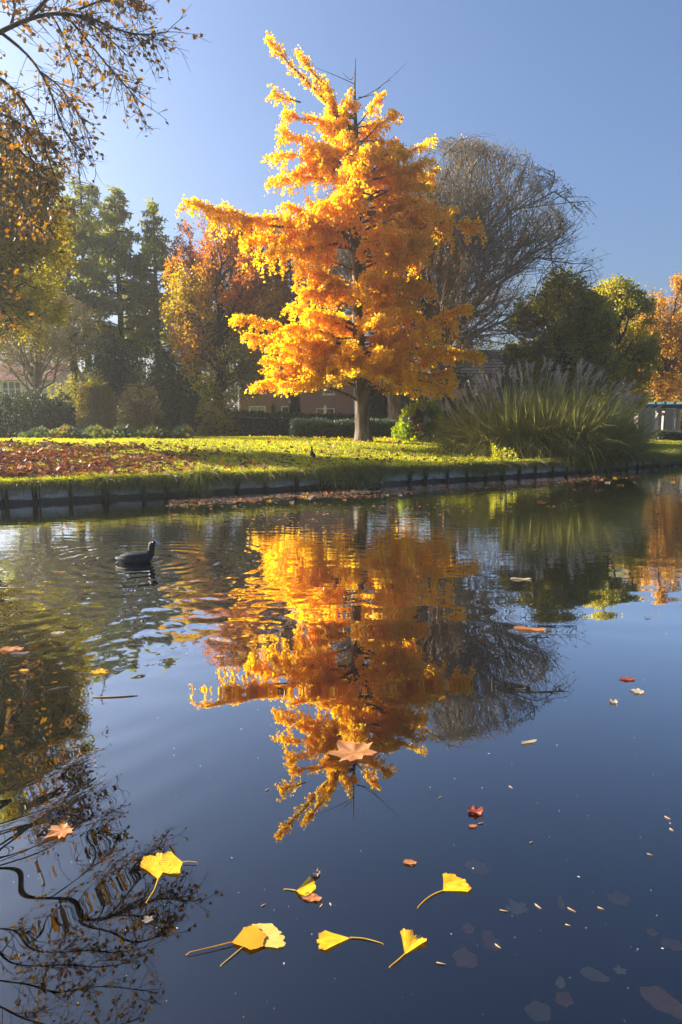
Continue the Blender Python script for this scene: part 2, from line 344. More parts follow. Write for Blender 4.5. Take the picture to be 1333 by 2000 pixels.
# ------------------------------------------------------------------ ginkgo
def bez(a, c, b, k):
    t = np.linspace(0, 1, k)[:, None]; return (1 - t) ** 2 * a + 2 * t * (1 - t) * c + t * t * b
def ginkgo():
    rng = np.random.default_rng(11); GY = 21.7
    root = thing('ginkgo_tree', 'tall golden ginkgo tree in full autumn colour standing alone on the lawn', 'tree', on_lawn(710, 861))
    tp = [(711, 866), (709, 840), (706, 780), (702, 700), (699, 600), (698, 500), (700, 400), (698, 300), (694, 220), (693, 170), (695, 114)]
    tr = [.36, .25, .205, .19, .175, .15, .12, .085, .05, .03, .008]
    TP = np.array([at(x, y, GY) for x, y in tp]); TP[0, 2] -= .1
    V, Fq = tubes(TP[None], np.array([tr]), 14); wood = MB().add(V, Fq)
    def trunk_pt(z): return np.array([np.interp(z, TP[:, 2], TP[:, k]) for k in range(3)])
    prim = []                                  # (start, tip, leafiness, droop)
    def P(sy, tx, ty, dy, leaf=1.0, droop=.5, sx=None):
        s = trunk_pt(at(700, sy, GY)[2]) if sx is None else at(sx, sy, GY + dy * .6); prim.append((s, at(tx, ty, GY + dy), leaf, droop))
    # the boughs one can tell apart in the outline
    P(290, 520, 76, -.6, .55, .03); P(200, 527, 186, -.5, .6, .1, 588); P(280, 584, 112, .3, .8, .03); P(260, 552, 222, .2, .9, .2); P(310, 540, 268, -.5, .8, .25)
    P(330, 526, 306, -.3, .8, .4); P(360, 526, 350, .5, .9, .4); P(250, 741, 196, .2, .9, .2); P(290, 775, 224, -.5, .8, .2); P(330, 790, 300, -.8, 1, .5)
    P(350, 849, 266, .3, .6, .4); P(360, 847, 312, -.6, .9, .6); P(400, 846, 345, .4, .9, .6)
    P(470, 356, 390, -.6, .75, .35); P(470, 420, 425, -.9, 1, .9); P(480, 470, 470, -.2, 1, 1.1); P(470, 530, 490, -1.4, 1, 1.1); P(450, 560, 400, -1.0, 1, .8)
    P(480, 934, 437, -.3, .9, .7); P(490, 880, 420, .6, 1, .9); P(470, 835, 470, -.9, 1, 1.0); P(440, 830, 390, .4, 1, .7)
    P(560, 580, 570, -.7, 1, .6); P(590, 590, 520, -.4, 1, .8); P(560, 842, 560, -.5, 1, .6); P(540, 815, 510, .6, 1, .8)
    P(690, 458, 620, -.5, .95, .45); P(700, 483, 655, .6, 1, .5); P(710, 515, 705, -1.3, 1, .6); P(730, 492, 760, -1.6, 1, .6); P(720, 545, 750, -2.4, 1, .7); P(690, 560, 640, -2.0, 1, .6)
    P(690, 908, 600, -.6, .95, .4); P(700, 943, 698, -.4, .85, .5); P(715, 900, 690, .6, 1, .5); P(725, 893, 768, -1.2, 1, .6); P(725, 845, 770, -2.0, 1, .6); P(690, 850, 640, -1.6, 1, .5)
    P(725, 640, 750, -2.6, 1, .6); P(725, 750, 745, -2.8, 1, .6); P(720, 690, 735, -3.0, 1, .6)
    # the rest of the crown, all round the stem
    prof_y = np.array([205, 250, 300, 350, 400, 440, 500, 560, 600, 640, 700, 745]); prof_r = np.array([45, 75, 105, 125, 150, 180, 140, 120, 130, 185, 185, 185]) * .0163
    for k in range(140):
        y = rng.choice(np.arange(205, 745, 5), p=(lambda w: w / w.sum())(np.interp(np.arange(205, 745, 5), prof_y, prof_r) ** .8))
        r = np.interp(y, prof_y, prof_r) * rng.uniform(.62, 1.0); a = rng.uniform(0, 2 * math.pi)
        z = at(700, y, GY)[2]; c = trunk_pt(z); tip = c + np.array((math.cos(a) * r, math.sin(a) * r * .95, 0))
        prim.append((trunk_pt(z - r * rng.uniform(.0, .35)), tip, 1.0, rng.uniform(.3, .9)))
    LP, LS = [], []
    sub_P, sub_R = [], []
    for s, tip, lf, dr in prim:
        L = np.linalg.norm(tip - s); mid = s * .45 + tip * .55 + np.array((0, 0, L * rng.uniform(.02, .12))) + rng.normal(0, .05, 3) * L
        pl = bez(s, mid, tip, 9)
        wob = rng.normal(0, .02 * L, (9, 3)) * np.sin(np.linspace(0, math.pi, 9))[:, None]; pl = pl + wob
        r0 = min(.07, .014 + .014 * L); V, Fq = tubes(pl[None], np.linspace(r0, .006, 9)[None], 5); wood.add(V, Fq)
        def along(t): return np.stack([np.interp(t, np.linspace(0, 1, 9), pl[:, k]) for k in range(3)], -1)
        n = int(L * 58 * lf); t = rng.uniform(.25, 1, n) ** .7
        LP.append(along(t) + rng.normal(0, .045, (n, 3)))
        # side shoots: outward, the lower ones hanging
        ns = int(3 + L * 7.5)
        for q in range(ns):
            t0 = rng.uniform(.2, .98); b0 = along(np.array([t0]))[0]; d = (tip - s) / L
            side = np.cross(d, (0, 0, 1)) * rng.choice((-1, 1)) * rng.uniform(.2, 1.0)
            dv = d * rng.uniform(.2, .9) + side * .8 + np.array((0, 0, rng.uniform(-.3, .45)))
            dv /= np.linalg.norm(dv); ll = rng.uniform(.25, .80) * (0.55 + .5 * min(1, L / 2.5)) * (1.15 - .6 * t0) * (0.75 if lf < .7 else 1)
            hang = dr * rng.uniform(.1, 1.0) * (1.0 if lf > .7 else .4)
            end = b0 + dv * ll * (1 - .35 * min(1, hang)) + np.array((0, 0, -hang * .95)); c = b0 + dv * ll * .9
            pl2 = bez(b0, c, end, 5); sub_P.append(pl2); sub_R.append(np.linspace(.009, .003, 5))
            l2 = np.linalg.norm(np.diff(pl2, axis=0), axis=1).sum(); m = int(l2 * 96 * lf) + 4
            tt = rng.uniform(0, 1, m); pp = np.stack([np.interp(tt, np.linspace(0, 1, 5), pl2[:, k]) for k in range(3)], -1)
            LP.append(pp + rng.normal(0, .05, (m, 3)))
    # bare shoots at the top
    for a, c, b_ in (((697, 195), (740, 180), (796, 121)), ((735, 178), (760, 150), (768, 160)), ((694, 165), (665, 150), (612, 130)), ((690, 150), (688, 165), (668, 140)), ((700, 190), (730, 190), (750, 172))):
        sub_P.append(bez(at(*a, GY), at(*c, GY - .2), at(*b_, GY - .3), 5)); sub_R.append(np.linspace(.014, .005, 5))
    V, Fq = tubes(np.array(sub_P), np.array(sub_R), 4); wood.add(V, Fq)
    wood.build('trunk', M['bark'], root, smooth=True)
    pos = np.concatenate(LP)
    lim = np.interp(pos[:, 0] + rng.normal(0, .15, len(pos)), [at(x, 700, GY)[0] for x in (450, 490, 560, 600, 650, 700, 750, 800, 850, 905, 945)], [at(700, y, GY)[2] for y in (650, 768, 775, 762, 748, 735, 750, 768, 782, 776, 705)])
    pos = pos[pos[:, 2] > lim + rng.normal(0, .06, len(pos))]
    z0, z1 = pos[:, 2].min(), pos[:, 2].max()
    clump = .52 + .18 * np.sin(pos[:, 0] * 4.1 + pos[:, 2] * 3) * np.sin(pos[:, 1] * 3.7 - pos[:, 2] * 4.3)
    leaves('crown', M['ginkgo'], root, pos, .08, rng, LEAF_FAN, (0, 0, -1), .3, clump)
    print('ginkgo leaves', len(pos))
ginkgo()

# ------------------------------------------------------------------ broad-leaved and bare trees
def ell_clip(p, c, r):
    q = (p - c) / r; w = q / (np.linalg.norm(q, axis=-1, keepdims=True) + 1e-9)
    q = q / (.93 + .06 * np.sin(w[..., :1] * 5 + c[0]) * np.sin(w[..., 2:] * 6 + c[0] * 3) + .04 * np.sin(w[..., 1:2] * 9 + w[..., 2:] * 8)); n = np.linalg.norm(q, axis=-1, keepdims=True); m_ = q / np.maximum(1, n); return c + m_ * r * (.93 + .06 * np.sin(w[..., :1] * 5 + c[0]) * np.sin(w[..., 2:] * 6 + c[0] * 3) + .04 * np.sin(w[..., 1:2] * 9 + w[..., 2:] * 8))
def skeleton(rng, foot, crown_c, crown_r, K, r0, fork=.35, up=.35, stems=1, flat_bottom=.55, full=False):
    """trunk, limbs, branches and twigs grown to fill an ellipsoid; returns [(P,R)...] and the twig polylines"""
    c = np.asarray(crown_c, float); r = np.asarray(crown_r, float); foot = np.asarray(foot, float)
    out = []; top = c + np.array((0, 0, r[2] * (.4 if full else .75)))
    k = 8
    trunks = []
    for s in range(stems):
        off = rng.normal(0, .25, 3) * (stems > 1); off[2] = 0
        e = top + (rng.normal(0, .22, 3) * r if stems > 1 else rng.normal(0, .05, 3) * r)
        pl = bez(foot + off, foot * .5 + e * .5 + np.array((*(rng.normal(0, .06, 2) * r[:2]), 0)), e, k); pl[0, 2] -= .1
        trunks.append(pl); out.append((pl[None], (r0 * np.linspace(1.0, .0, k) ** .8 * .85 + .02 + np.r_[.22 * r0, np.zeros(k - 1)])[None]))
    def P_on(pl, t): return np.array([np.interp(t, np.linspace(0, 1, len(pl)), pl[:, j]) for j in range(3)])
    par = []
    n1 = K[0]; P1 = []
    for i in range(n1):
        u = rng.normal(size=3); u /= np.linalg.norm(u); u[2] = abs(u[2]) * 1.0 - (flat_bottom if rng.random() < .45 else 0) * rng.random()
        if full: u[2] *= rng.choice((-1, 1), p=(.42, .58))
        e = c + u * r * rng.uniform(.55 if full else .75, 1.0)
        pl = trunks[rng.integers(stems)]
        zt = np.clip((e[2] - foot[2]) * (1 - up) - .4 * np.linalg.norm((e - c)[:2]) * up, (c[2] - r[2] - foot[2]) * .7 + .2, None)
        t0 = np.clip(np.interp(zt + foot[2], pl[:, 2], np.linspace(0, 1, k)), .08, .92)
        s = P_on(pl, t0); L = np.linalg.norm(e - s)
        mid = s + (e - s) * .5 + np.array((0, 0, L * .16)) + rng.normal(0, .06, 3) * L
        pl1 = bez(s, mid, e, 7); pl1[1:-1] += rng.normal(0, .04 * L, (5, 3)); P1.append(pl1)
    P1 = np.array(P1); rr = r0 * .42 * rng.uniform(.6, 1, n1)[:, None] * np.linspace(1, .16, 7)[None] + .008
    out.append((P1, rr))
    cur, kk = P1, 7
    for lv, n in enumerate(K[1:]):
        m = len(cur); par = np.repeat(cur, n, 0); nn = len(par)
        t = rng.uniform(.22 if lv == 0 else .1, 1, nn) * (kk - 1); i0 = np.minimum(t.astype(int), kk - 2); f = (t - i0)[:, None]
        s = par[np.arange(nn), i0] * (1 - f) + par[np.arange(nn), i0 + 1] * f
        d = par[np.arange(nn), i0 + 1] - par[np.arange(nn), i0]; d /= np.linalg.norm(d, axis=1, keepdims=True) + 1e-9
        outw = (s - c) / r; outw /= np.linalg.norm(outw, axis=1, keepdims=True) + 1e-9
        dv = d * .8 + outw * .35 + rng.normal(0, .48, (nn, 3)) + np.array((0, 0, .22 if up > .3 else .1))
        dv /= np.linalg.norm(dv, axis=1, keepdims=True)
        Ls = r.mean() * (.46, .24, .12)[lv] * rng.uniform(.6, 1.3, nn)[:, None]
        e = ell_clip(s + dv * Ls, c, r * (1.0 + .07 * rng.random((nn, 1)))); mid = s * .5 + e * .5 + rng.normal(0, .07, (nn, 3)) * Ls
        kk = 4; tt = np.linspace(0, 1, kk)[None, :, None]
        cur = (1 - tt) ** 2 * s[:, None] + 2 * tt * (1 - tt) * mid[:, None] + tt ** 2 * e[:, None]
        ra = max(.3 * r0 * (.3, .14, .07)[lv], (.012, .0065, .0048)[lv])
        out.append((cur, np.broadcast_to(np.linspace(ra, ra * .4, kk), (nn, kk))))
    return out, (np.concatenate([out[-2][0], cur]) if full else cur)
def tree(name, label, px, Y, top_px, w_px, lmat, n_leaf, leaf, seed, bark='bark_dark', K=(16, 6, 5), low_px=None, r0=.2, up=.35, cx=None, stems=1, spread=.12,
         group=None, shape=LEAF_OVAL, tint=None, depth=None, cat='tree', full=True):
    """px: foot column; top_px / low_px: rows of the crown's top and bottom; w_px: crown half-width, cx: crown column"""
    rng = np.random.default_rng(seed); f = base(px, Y)
    zt = at(px, top_px, Y)[2]; zb = at(px, low_px, Y)[2] if low_px else f[2] + (zt - f[2]) * .25
    zb = max(zb, f[2] + .15)
    rx = w_px / F * Y; cc = np.array((at(cx if cx is not None else px, H0, Y)[0], Y, (zt + zb) / 2)); cr = np.array((rx, depth or rx * .9, (zt - zb) / 2))
    root = thing(name, label, cat, f, group)
    sk, tw = skeleton(rng, f, cc, cr, K, r0, up=up, stems=stems, full=full)
    wood = MB()
    for i, (Pp, Rr) in enumerate(sk):
        V, Fq = tubes(Pp, Rr, (9, 6, 4, 3, 3)[i if stems == 1 else max(0, i - stems + 1)]); wood.add(V, Fq)
    wood.build('trunk', M[bark], root, smooth=True)
    if n_leaf:
        # leaves gather along the twigs, more on some than on others
        w = rng.gamma(1.2, 1, len(tw)); w /= w.sum(); i = rng.choice(len(tw), n_leaf, p=w); t = rng.uniform(.2, 1.05, n_leaf)
        kk = tw.shape[1]; a = np.minimum((t * (kk - 1)).astype(int), kk - 2); f_ = (t * (kk - 1) - a)[:, None]
        pos = tw[i, a] * (1 - f_) + tw[i, a + 1] * f_ + rng.normal(0, spread, (n_leaf, 3))
        pos[:, 2] = np.maximum(pos[:, 2], f[2] + .05)
        tv = None
        if tint is not None: tv = tint(pos, cc, cr)
        leaves('crown', lmat, root, pos, leaf, rng, shape, (0, 0, -1), .2, tv)
    return root

M['tan_leaf'] = leafmat('tan_leaf', [(.13, .07, .025), (.22, .13, .04), (.30, .17, .04)], .45)
M['beech'] = leafmat('beech_leaf', [(.16, .21, .014), (.52, .42, .02), (.62, .28, .016), (.52, .15, .018), (.34, .10, .025)], .6)
M['olive'] = leafmat('olive_leaf', [(.15, .145, .03), (.29, .26, .036), (.42, .35, .04)], .66)
M['yellowgreen'] = leafmat('yellowgreen_leaf', [(.20, .185, .018), (.42, .37, .02), (.60, .47, .02), (.70, .42, .02)], .62)
M['orange'] = leafmat('orange_leaf', [(.38, .18, .02), (.58, .28, .02), (.64, .42, .04)], .62)
M['russet'] = leafmat('russet_leaf', [(.24, .13, .045), (.40, .18, .045), (.54, .23, .04), (.42, .28, .05)], .6)
M['darkgreen'] = leafmat('darkgreen_leaf', [(.022, .034, .014), (.05, .07, .023), (.095, .115, .03)], .35)
M['needle'] = leafmat('needle', [(.08, .095, .02), (.24, .25, .034), (.44, .41, .05)], .68)
M['tulip'] = leafmat('overhang_leaf', [(.08, .045, .025), (.15, .08, .03), (.26, .15, .025), (.40, .22, .02), (.42, .13, .02)], .5)
M['brownleaf'] = leafmat('brown_leaf', [(.12, .085, .045), (.22, .16, .065), (.28, .22, .05)], .45)

# big half-bare tree behind the ginkgo
tree('bare_tree', 'large nearly bare tree with fine upswept twigs filling the sky behind the grass clump', 850, 28, 286, 295, M['tan_leaf'], 12000, .09, 21,
     bark='twig', K=(56, 10, 9, 3), low_px=810, r0=.30, up=.42, cx=866, stems=1, spread=.06, depth=4.6, full=False)
tree('bare_tree', 'grey trunked tree mostly hidden behind the golden crown, trunk between hedge and hydrangea', 776, 26.5, 360, 110, M['tan_leaf'], 5000, .09, 22,
     bark='bark', K=(14, 7, 6), low_px=640, r0=.34, up=.5, cx=740, spread=.08, full=False)
# beech turning red at the top and yellow-green below
def beech_tint(pos, c, r): return np.clip(.42 + .42 * (pos[:, 2] - c[2]) / r[2] + .22 * np.sin(pos[:, 0] * 1.3 + 1) * np.sin(pos[:, 2] * 1.1), 0, 1)
tree('beech_tree', 'beech tree turning copper red above and yellow green below, left of the golden crown', 425, 31, 408, 116, M['beech'], 54000, .12, 23,
     K=(44, 8, 7), low_px=815, r0=.22, up=.3, cx=445, tint=beech_tint)
tree('beech_tree', 'dull russet leaved tree with dark forked trunk in front of the brick house', 578, 33, 430, 120, M['russet'], 40000, .12, 24,
     K=(24, 8, 6), low_px=700, r0=.36, up=.35, cx=560)
# right-hand trees
tree('broadleaf_tree', 'dark olive rounded tree right of the bare tree above the grass plumes', 1088, 30, 515, 106, M['olive'], 50000, .125, 31, K=(44, 8, 6), low_px=835, r0=.2, up=.25)
tree('broadleaf_tree', 'green and yellow tree standing behind the pergola roof', 1190, 33, 545, 88, M['yellowgreen'], 46000, .13, 32, K=(44, 8, 6), low_px=835, r0=.2, up=.25,
     tint=lambda p, c, r: .12 + .3 * (np.sin(p[:, 0] * 1.7) * np.sin(p[:, 2] * 1.9) > .2))
tree('broadleaf_tree', 'olive brown tree filling the gap between the dark rounded tree and the yellow green one', 1145, 36, 552, 75, M['olive'], 26000, .13, 35, K=(34, 8, 6), low_px=820, r0=.18, up=.25, tint=lambda p, c, r: .6 + 0 * p[:, 0])
tree('broadleaf_tree', 'orange leaved tree with open crown at the far right edge', 1280, 42, 532, 72, M['orange'], 30000, .14, 33, K=(34, 7, 6), low_px=800, r0=.2)
tree('broadleaf_tree', 'lower yellow orange tree cut by the right edge of the view', 1335, 44, 585, 75, M['orange'], 30000, .14, 34, K=(30, 7, 6), low_px=815, r0=.18)
# left-hand trees
tree('birch_tree', 'yellow green small leaved tree at the left edge beside the conifers', -50, 18.5, 310, 150, M['yellowgreen'], 66000, .068, 41, K=(34, 8, 6), low_px=690, r0=.16, cx=10, up=.25,
     tint=lambda p, c, r: .35 + .3 * np.sin(p[:, 0] * 1.5) * np.sin(p[:, 2] * 1.3))
tree('broadleaf_tree', 'tall olive green tree rising behind the overhanging boughs at the left edge', -60, 17.5, 170, 165, M['olive'], 42000, .085, 44, K=(30, 8, 6), low_px=560, r0=.2, cx=-25, up=.25,
     tint=lambda p, c, r: .5 + .3 * np.sin(p[:, 0] * 1.9) * np.sin(p[:, 2] * 1.7))
tree('spreading_shrub', 'wide leafless brown shrub with pale curved stems in front of the white cottage', 60, 27, 570, 150, M['brownleaf'], 9000, .06, 42, bark='twig', K=(22, 9, 7, 3), low_px=760,
     r0=.10, up=.5, cx=85, stems=3, spread=.05, cat='shrub', full=False)
tree('broadleaf_tree', 'thin copper coloured tree seen between the conifers and the beech', 385, 38, 425, 55, M['beech'], 14000, .13, 43, K=(16, 7, 6), low_px=640, r0=.15, tint=lambda p, c, r: .8 + 0 * p[:, 0])

# ------------------------------------------------------------------ conifers
def conifer(label, px, Y, top_px, half_px, low_px, seed, dens=1.0, bare_top=0.0, name='conifer_tree'):
    rng = np.random.default_rng(seed); f = base(px, Y); zt = at(px, top_px, Y)[2]; zl = at(px, low_px, Y)[2]; R = half_px / F * Y; Hh = zt - f[2]
    root = thing(name, label, 'tree', f, 'tall conifers at the back of the park')
    wood = MB(); tp = np.stack([np.full(7, f[0]) + rng.normal(0, .03, 7), np.full(7, f[1]), np.linspace(f[2] - .1, zt, 7)], 1)
    V, Fq = tubes(tp[None], np.linspace(.26, .02, 7)[None], 8); wood.add(V, Fq)
    pos, ups = [], []
    z = zl; BP, BR = [], []
    while z < zt - .2:
        t = (z - zl) / (zt - zl); L0 = R * (1 - t) ** .75 * (.75 + .25 * min(1, t * 6)) + .12
        for q in range(rng.integers(4, 7)):
            a = rng.uniform(0, 2 * math.pi); L = L0 * rng.uniform(.55, 1.1); d = np.array((math.cos(a), math.sin(a), 0))
            s = np.array((f[0], f[1], z + rng.uniform(-.15, .15))); e = s + d * L + np.array((0, 0, L * rng.uniform(-.22, .1))); m = s * .5 + e * .5 + np.array((0, 0, L * .1))
            pl = bez(s, m, e, 5); BP.append(pl); BR.append(np.linspace(.02 + .012 * L, .006, 5))
            if rng.random() < bare_top and t > .75: continue
            n = int(L * 52 * dens) + 6; tt = rng.uniform(.22, 1.02, n) ** .8
            pp = np.stack([np.interp(tt, np.linspace(0, 1, 5), pl[:, k]) for k in range(3)], -1)
            side = np.cross(d, (0, 0, 1)); w = rng.normal(0, .17 * L * (1.1 - tt) + .05, n)
            pp = pp + side * w[:, None] + d * (np.abs(w) * .3)[:, None]; pp[:, 2] += rng.normal(-.06, .07, n) - .1 * np.abs(w); pos.append(pp)
        z += rng.uniform(.22, .42)
    V, Fq = tubes(np.array(BP), np.array(BR), 4); wood.add(V, Fq); wood.build('trunk', M['bark_dark'], root, smooth=True)
    pos = np.concatenate(pos); tt = .45 + .25 * np.sin(pos[:, 2] * 2.4 + pos[:, 0] * 1.1)
    leaves('crown', M['needle'], root, pos, .29, rng, LEAF_SPRAY, (0, 0, -1), .3, tt)
conifer('broad conifer with feathery yellow green top, middle of the conifer row', 243, 36, 364, 105, 680, 51, 1.4)
conifer('slender open conifer with thin pointed tip, rightmost of the conifer row', 313, 38, 386, 82, 690, 52, .95, .3)
conifer('dense dark conifer behind the overhanging branches, left of the feathery one', 150, 34, 388, 125, 670, 53, 1.5)
conifer('conifer with dead bare top twigs poking above the others', 178, 39, 314, 80, 520, 54, 1.2, .95)
conifer('conifer half hidden behind the yellow green leaves at the left edge', 75, 37, 325, 115, 680, 55, 1.4)

# ------------------------------------------------------------------ tree at the left whose boughs hang into the view
def overhang():
    rng = np.random.default_rng(61)
    bx, by = -9.6, float(bank(-8.0)) + 1.0
    f = np.array((bx, by, float(lawn_z(bx, by))))
    root = thing('overhanging_tree', 'tree beyond the left edge whose thin leafy boughs hang over the pond', 'tree', f)
    wood = MB(); YB = 11.0
    tp = np.array([f - (0, 0, .1), f + (.1, 0, 1.5), f + (.25, .1, 3.2), f + (.3, .1, 5), f + (.4, .1, 7.5), f + (.5, 0, 11.8)])
    V, Fq = tubes(tp[None], np.array([[.36, .27, .24, .2, .15, .05]]), 10); wood.add(V, Fq)
    boughs = [  # pixel polylines and depth, thickness
        ([(-160, 190), (-60, 95), (0, 62), (60, 32), (100, 27), (150, 20), (200, 60), (250, 110)], 11.0, .046),
        ([(100, 27), (170, 30), (220, 55), (270, 70), (330, 62)], 10.8, .022), ([(130, 30), (180, 90), (220, 140), (280, 205)], 11.2, .02),
        ([(60, 32), (110, -20), (170, -45), (240, -20), (262, 5)], 10.8, .025), ([(0, 62), (50, 100), (80, 140), (105, 190), (120, 250), (150, 290)], 11.0, .026),
        ([(80, 140), (120, 170), (150, 215), (172, 258)], 11.2, .014), ([(-120, 150), (-20, 135), (30, 175), (70, 230), (90, 300), (110, 350)], 11.6, .04),
        ([(-150, 250), (-60, 250), (0, 262), (50, 300), (80, 350), (120, 385)], 12.0, .045), ([(-150, 330), (-40, 330), (30, 370), (60, 420)], 11.5, .03),
        ([(100, 27), (120, 60), (140, 110), (160, 150)], 11.0, .016), ([(20, 55), (30, 20), (20, -30)], 11.0, .025), ([(150, 20), (200, 0), (250, -10)], 11.1, .018),
        ([(-140, 480), (-60, 500), (-20, 540), (6, 610)], 10.5, .02), ([(-150, 200), (-80, 200), (-10, 215), (40, 240), (70, 275)], 11.3, .03), ([(-160, 300), (-70, 290), (-10, 300), (45, 340), (95, 330)], 12.4, .03),
        ([(-160, 380), (-60, 370), (0, 400), (50, 430), (100, 440)], 12.2, .025), ([(-140, 160), (-40, 180), (20, 220), (60, 300), (75, 380)], 12.0, .025), ([(-100, 230), (0, 240), (60, 250), (110, 290)], 11.8, .02)] + [([(-220, y0 + 90), (-120, y0 + 30), (-20, y0), (70, y0 - 20 + 30 * (k % 3)), (x1, y0 + 20 * (k % 2))], 10.8 + .25 * (k % 3), .02) for k, (y0, x1) in enumerate([(-60, 210), (-130, 190), (-210, 230), (-290, 180), (-370, 160), (-460, 120), (-560, 80)])]
    tws, LPs = [], []
    for pts, Y, r in boughs:
        pl = np.array([at(x, y, Y + .25 * math.sin(i * 1.7)) for i, (x, y) in enumerate(pts)])
        tt = np.linspace(0, 1, len(pl)); t9 = np.linspace(0, 1, 14); pl = np.stack([np.interp(t9, tt, pl[:, k]) for k in range(3)], 1)
        for _ in range(2): pl[1:-1] = (pl[:-2] + 2 * pl[1:-1] + pl[2:]) / 4
        V, Fq = tubes(pl[None], np.linspace(r, .007, 14)[None], 6); wood.add(V, Fq)
        L = np.linalg.norm(np.diff(pl, axis=0), axis=1).sum()
        for q in range(int(6 + L * 12)):
            t = rng.uniform(.18, 1); i = min(int(t * 13), 12); s = pl[i] + (pl[i + 1] - pl[i]) * (t * 13 - i); d = pl[i + 1] - pl[i]; d /= np.linalg.norm(d)
            dv = d * .7 + rng.normal(0, .5, 3) * (1, .8, 1) + np.array((.12, 0, -.22)); dv /= np.linalg.norm(dv); l2 = rng.uniform(.25, .85) * (1.15 - .5 * t)
            e = s + dv * l2 + np.array((0, 0, -.12 * l2)); tw = bez(s, s + dv * l2 * .5, e, 5); tws.append((tw, .0055))
            for q2 in range(4):
                t2 = rng.uniform(.2, 1); s2 = np.array([np.interp(t2, np.linspace(0, 1, 5), tw[:, k]) for k in range(3)]); d2 = dv * .6 + rng.normal(0, .5, 3); d2 /= np.linalg.norm(d2)
                e2 = s2 + d2 * rng.uniform(.1, .3); tws.append((bez(s2, (s2 + e2) / 2 + rng.normal(0, .01, 3), e2, 5), .0035))
                for q3 in range(rng.integers(0, 3)): LPs.append(s2 + (e2 - s2) * rng.uniform(.3, 1.05) + rng.normal(0, .02, 3))
    V, Fq = tubes(np.array([t[0] for t in tws]), np.array([np.linspace(t[1], t[1] * .5, 5) for t in tws]), 4); wood.add(V, Fq)
    wood.build('trunk', M['bark_dark'], root, smooth=True)
    pos = np.array(LPs); d = np.linalg.norm(pos - np.array((0, 0, CAMZ)), axis=1)
    px = CX + F * pos[:, 0] / pos[:, 1]; vis = px > 0
    order = np.argsort(d + 100 * ~vis); ind, rest = order[:300], order[300:]
    # the leaves that show largest are pieces of their own
    meshes = []
    for k in range(8):
        sv, sf = LEAF_LOBE; V = sv.copy(); V[:, 2] += rng.normal(0, .06, len(V)); me = mk('leaf', V * .078, sf, M['tulip'], None, np.full(len(V), [.1, .25, .4, .55, .7, .85, .95, .35][k]))
        meshes.append(me.data); bpy.data.objects.remove(me)
    for i in ind:
        o = bpy.data.objects.new('leaf', meshes[rng.integers(8)]); COL.objects.link(o)
        o.location = pos[i]; o.rotation_euler = (rng.uniform(2.2, 4.0), rng.uniform(-.6, .6), rng.uniform(0, 6.28)); s = rng.uniform(.6, 1.15); o.scale = (s, s, s); put_under(o, root)
    leaves('crown', M['tulip'], root, pos[rest], .076, rng, LEAF_LOBE, (0, 0, -1), .35)
    print('overhang leaves', len(pos))
overhang()

# ------------------------------------------------------------------ shrubs and hedges
def lump_points(rng, n, c, r, lumps=26, lr=.34, low=-.15):
    """points gathered in clumps over a dome of radii r standing at c"""
    u = rng.normal(size=(lumps, 3)); u /= np.linalg.norm(u, axis=1, keepdims=True); u[:, 2] = np.abs(u[:, 2]) * (1 - low) + low
    cc = u * rng.uniform(.55, .82, (lumps, 1)); rad = lr * rng.uniform(.6, 1.25, lumps)
    i = rng.integers(0, lumps, n); d = rng.normal(size=(n, 3)); d /= np.linalg.norm(d, axis=1, keepdims=True)
    p = cc[i] + d * (rad[i] * rng.uniform(.35, 1, n) ** .5)[:, None]; p[:, 2] = np.maximum(p[:, 2], .02)
    return c + p * r, i
def shrub(name, label, px, Y, top_px, half_px, lmat, n, leaf, seed, depth=None, lumps=26, lr=.36, group=None, shape=LEAF_OVAL, tint=None, bias=0.2, stems=7, core=False):
    rng = np.random.default_rng(seed); f = base(px, Y); h = at(px, top_px, Y)[2] - f[2]; rx = half_px / F * Y; ry = depth or rx * .8
    root = thing(name, label, 'shrub', f, group)
    P_, R_ = [], []
    for k in range(stems):
        a = rng.uniform(0, 6.28); rr = rng.uniform(.2, .75); e = f + np.array((math.cos(a) * rx * rr, math.sin(a) * ry * rr, h * rng.uniform(.55, .85)))
        P_.append(bez(f + np.array((rng.normal(0, .08), rng.normal(0, .08), -.05)), f * .6 + e * .4 + np.array((0, 0, h * .25)), e, 6)); R_.append(np.linspace(.035, .008, 6))
    V, Fq = tubes(np.array(P_), np.array(R_), 5); mk('stem', V, Fq, M['bark_dark'], root, smooth=True)
    pos, li = lump_points(rng, n, f, np.array((rx, ry, h * .93)), lumps, lr)
    tv = rng.uniform(.25, .7, lumps)[li] if tint is None else tint(pos, f, np.array((rx, ry, h)))
    leaves('foliage', lmat, root, pos, leaf, rng, shape, (0, 0, 1), bias, tv)
    return root
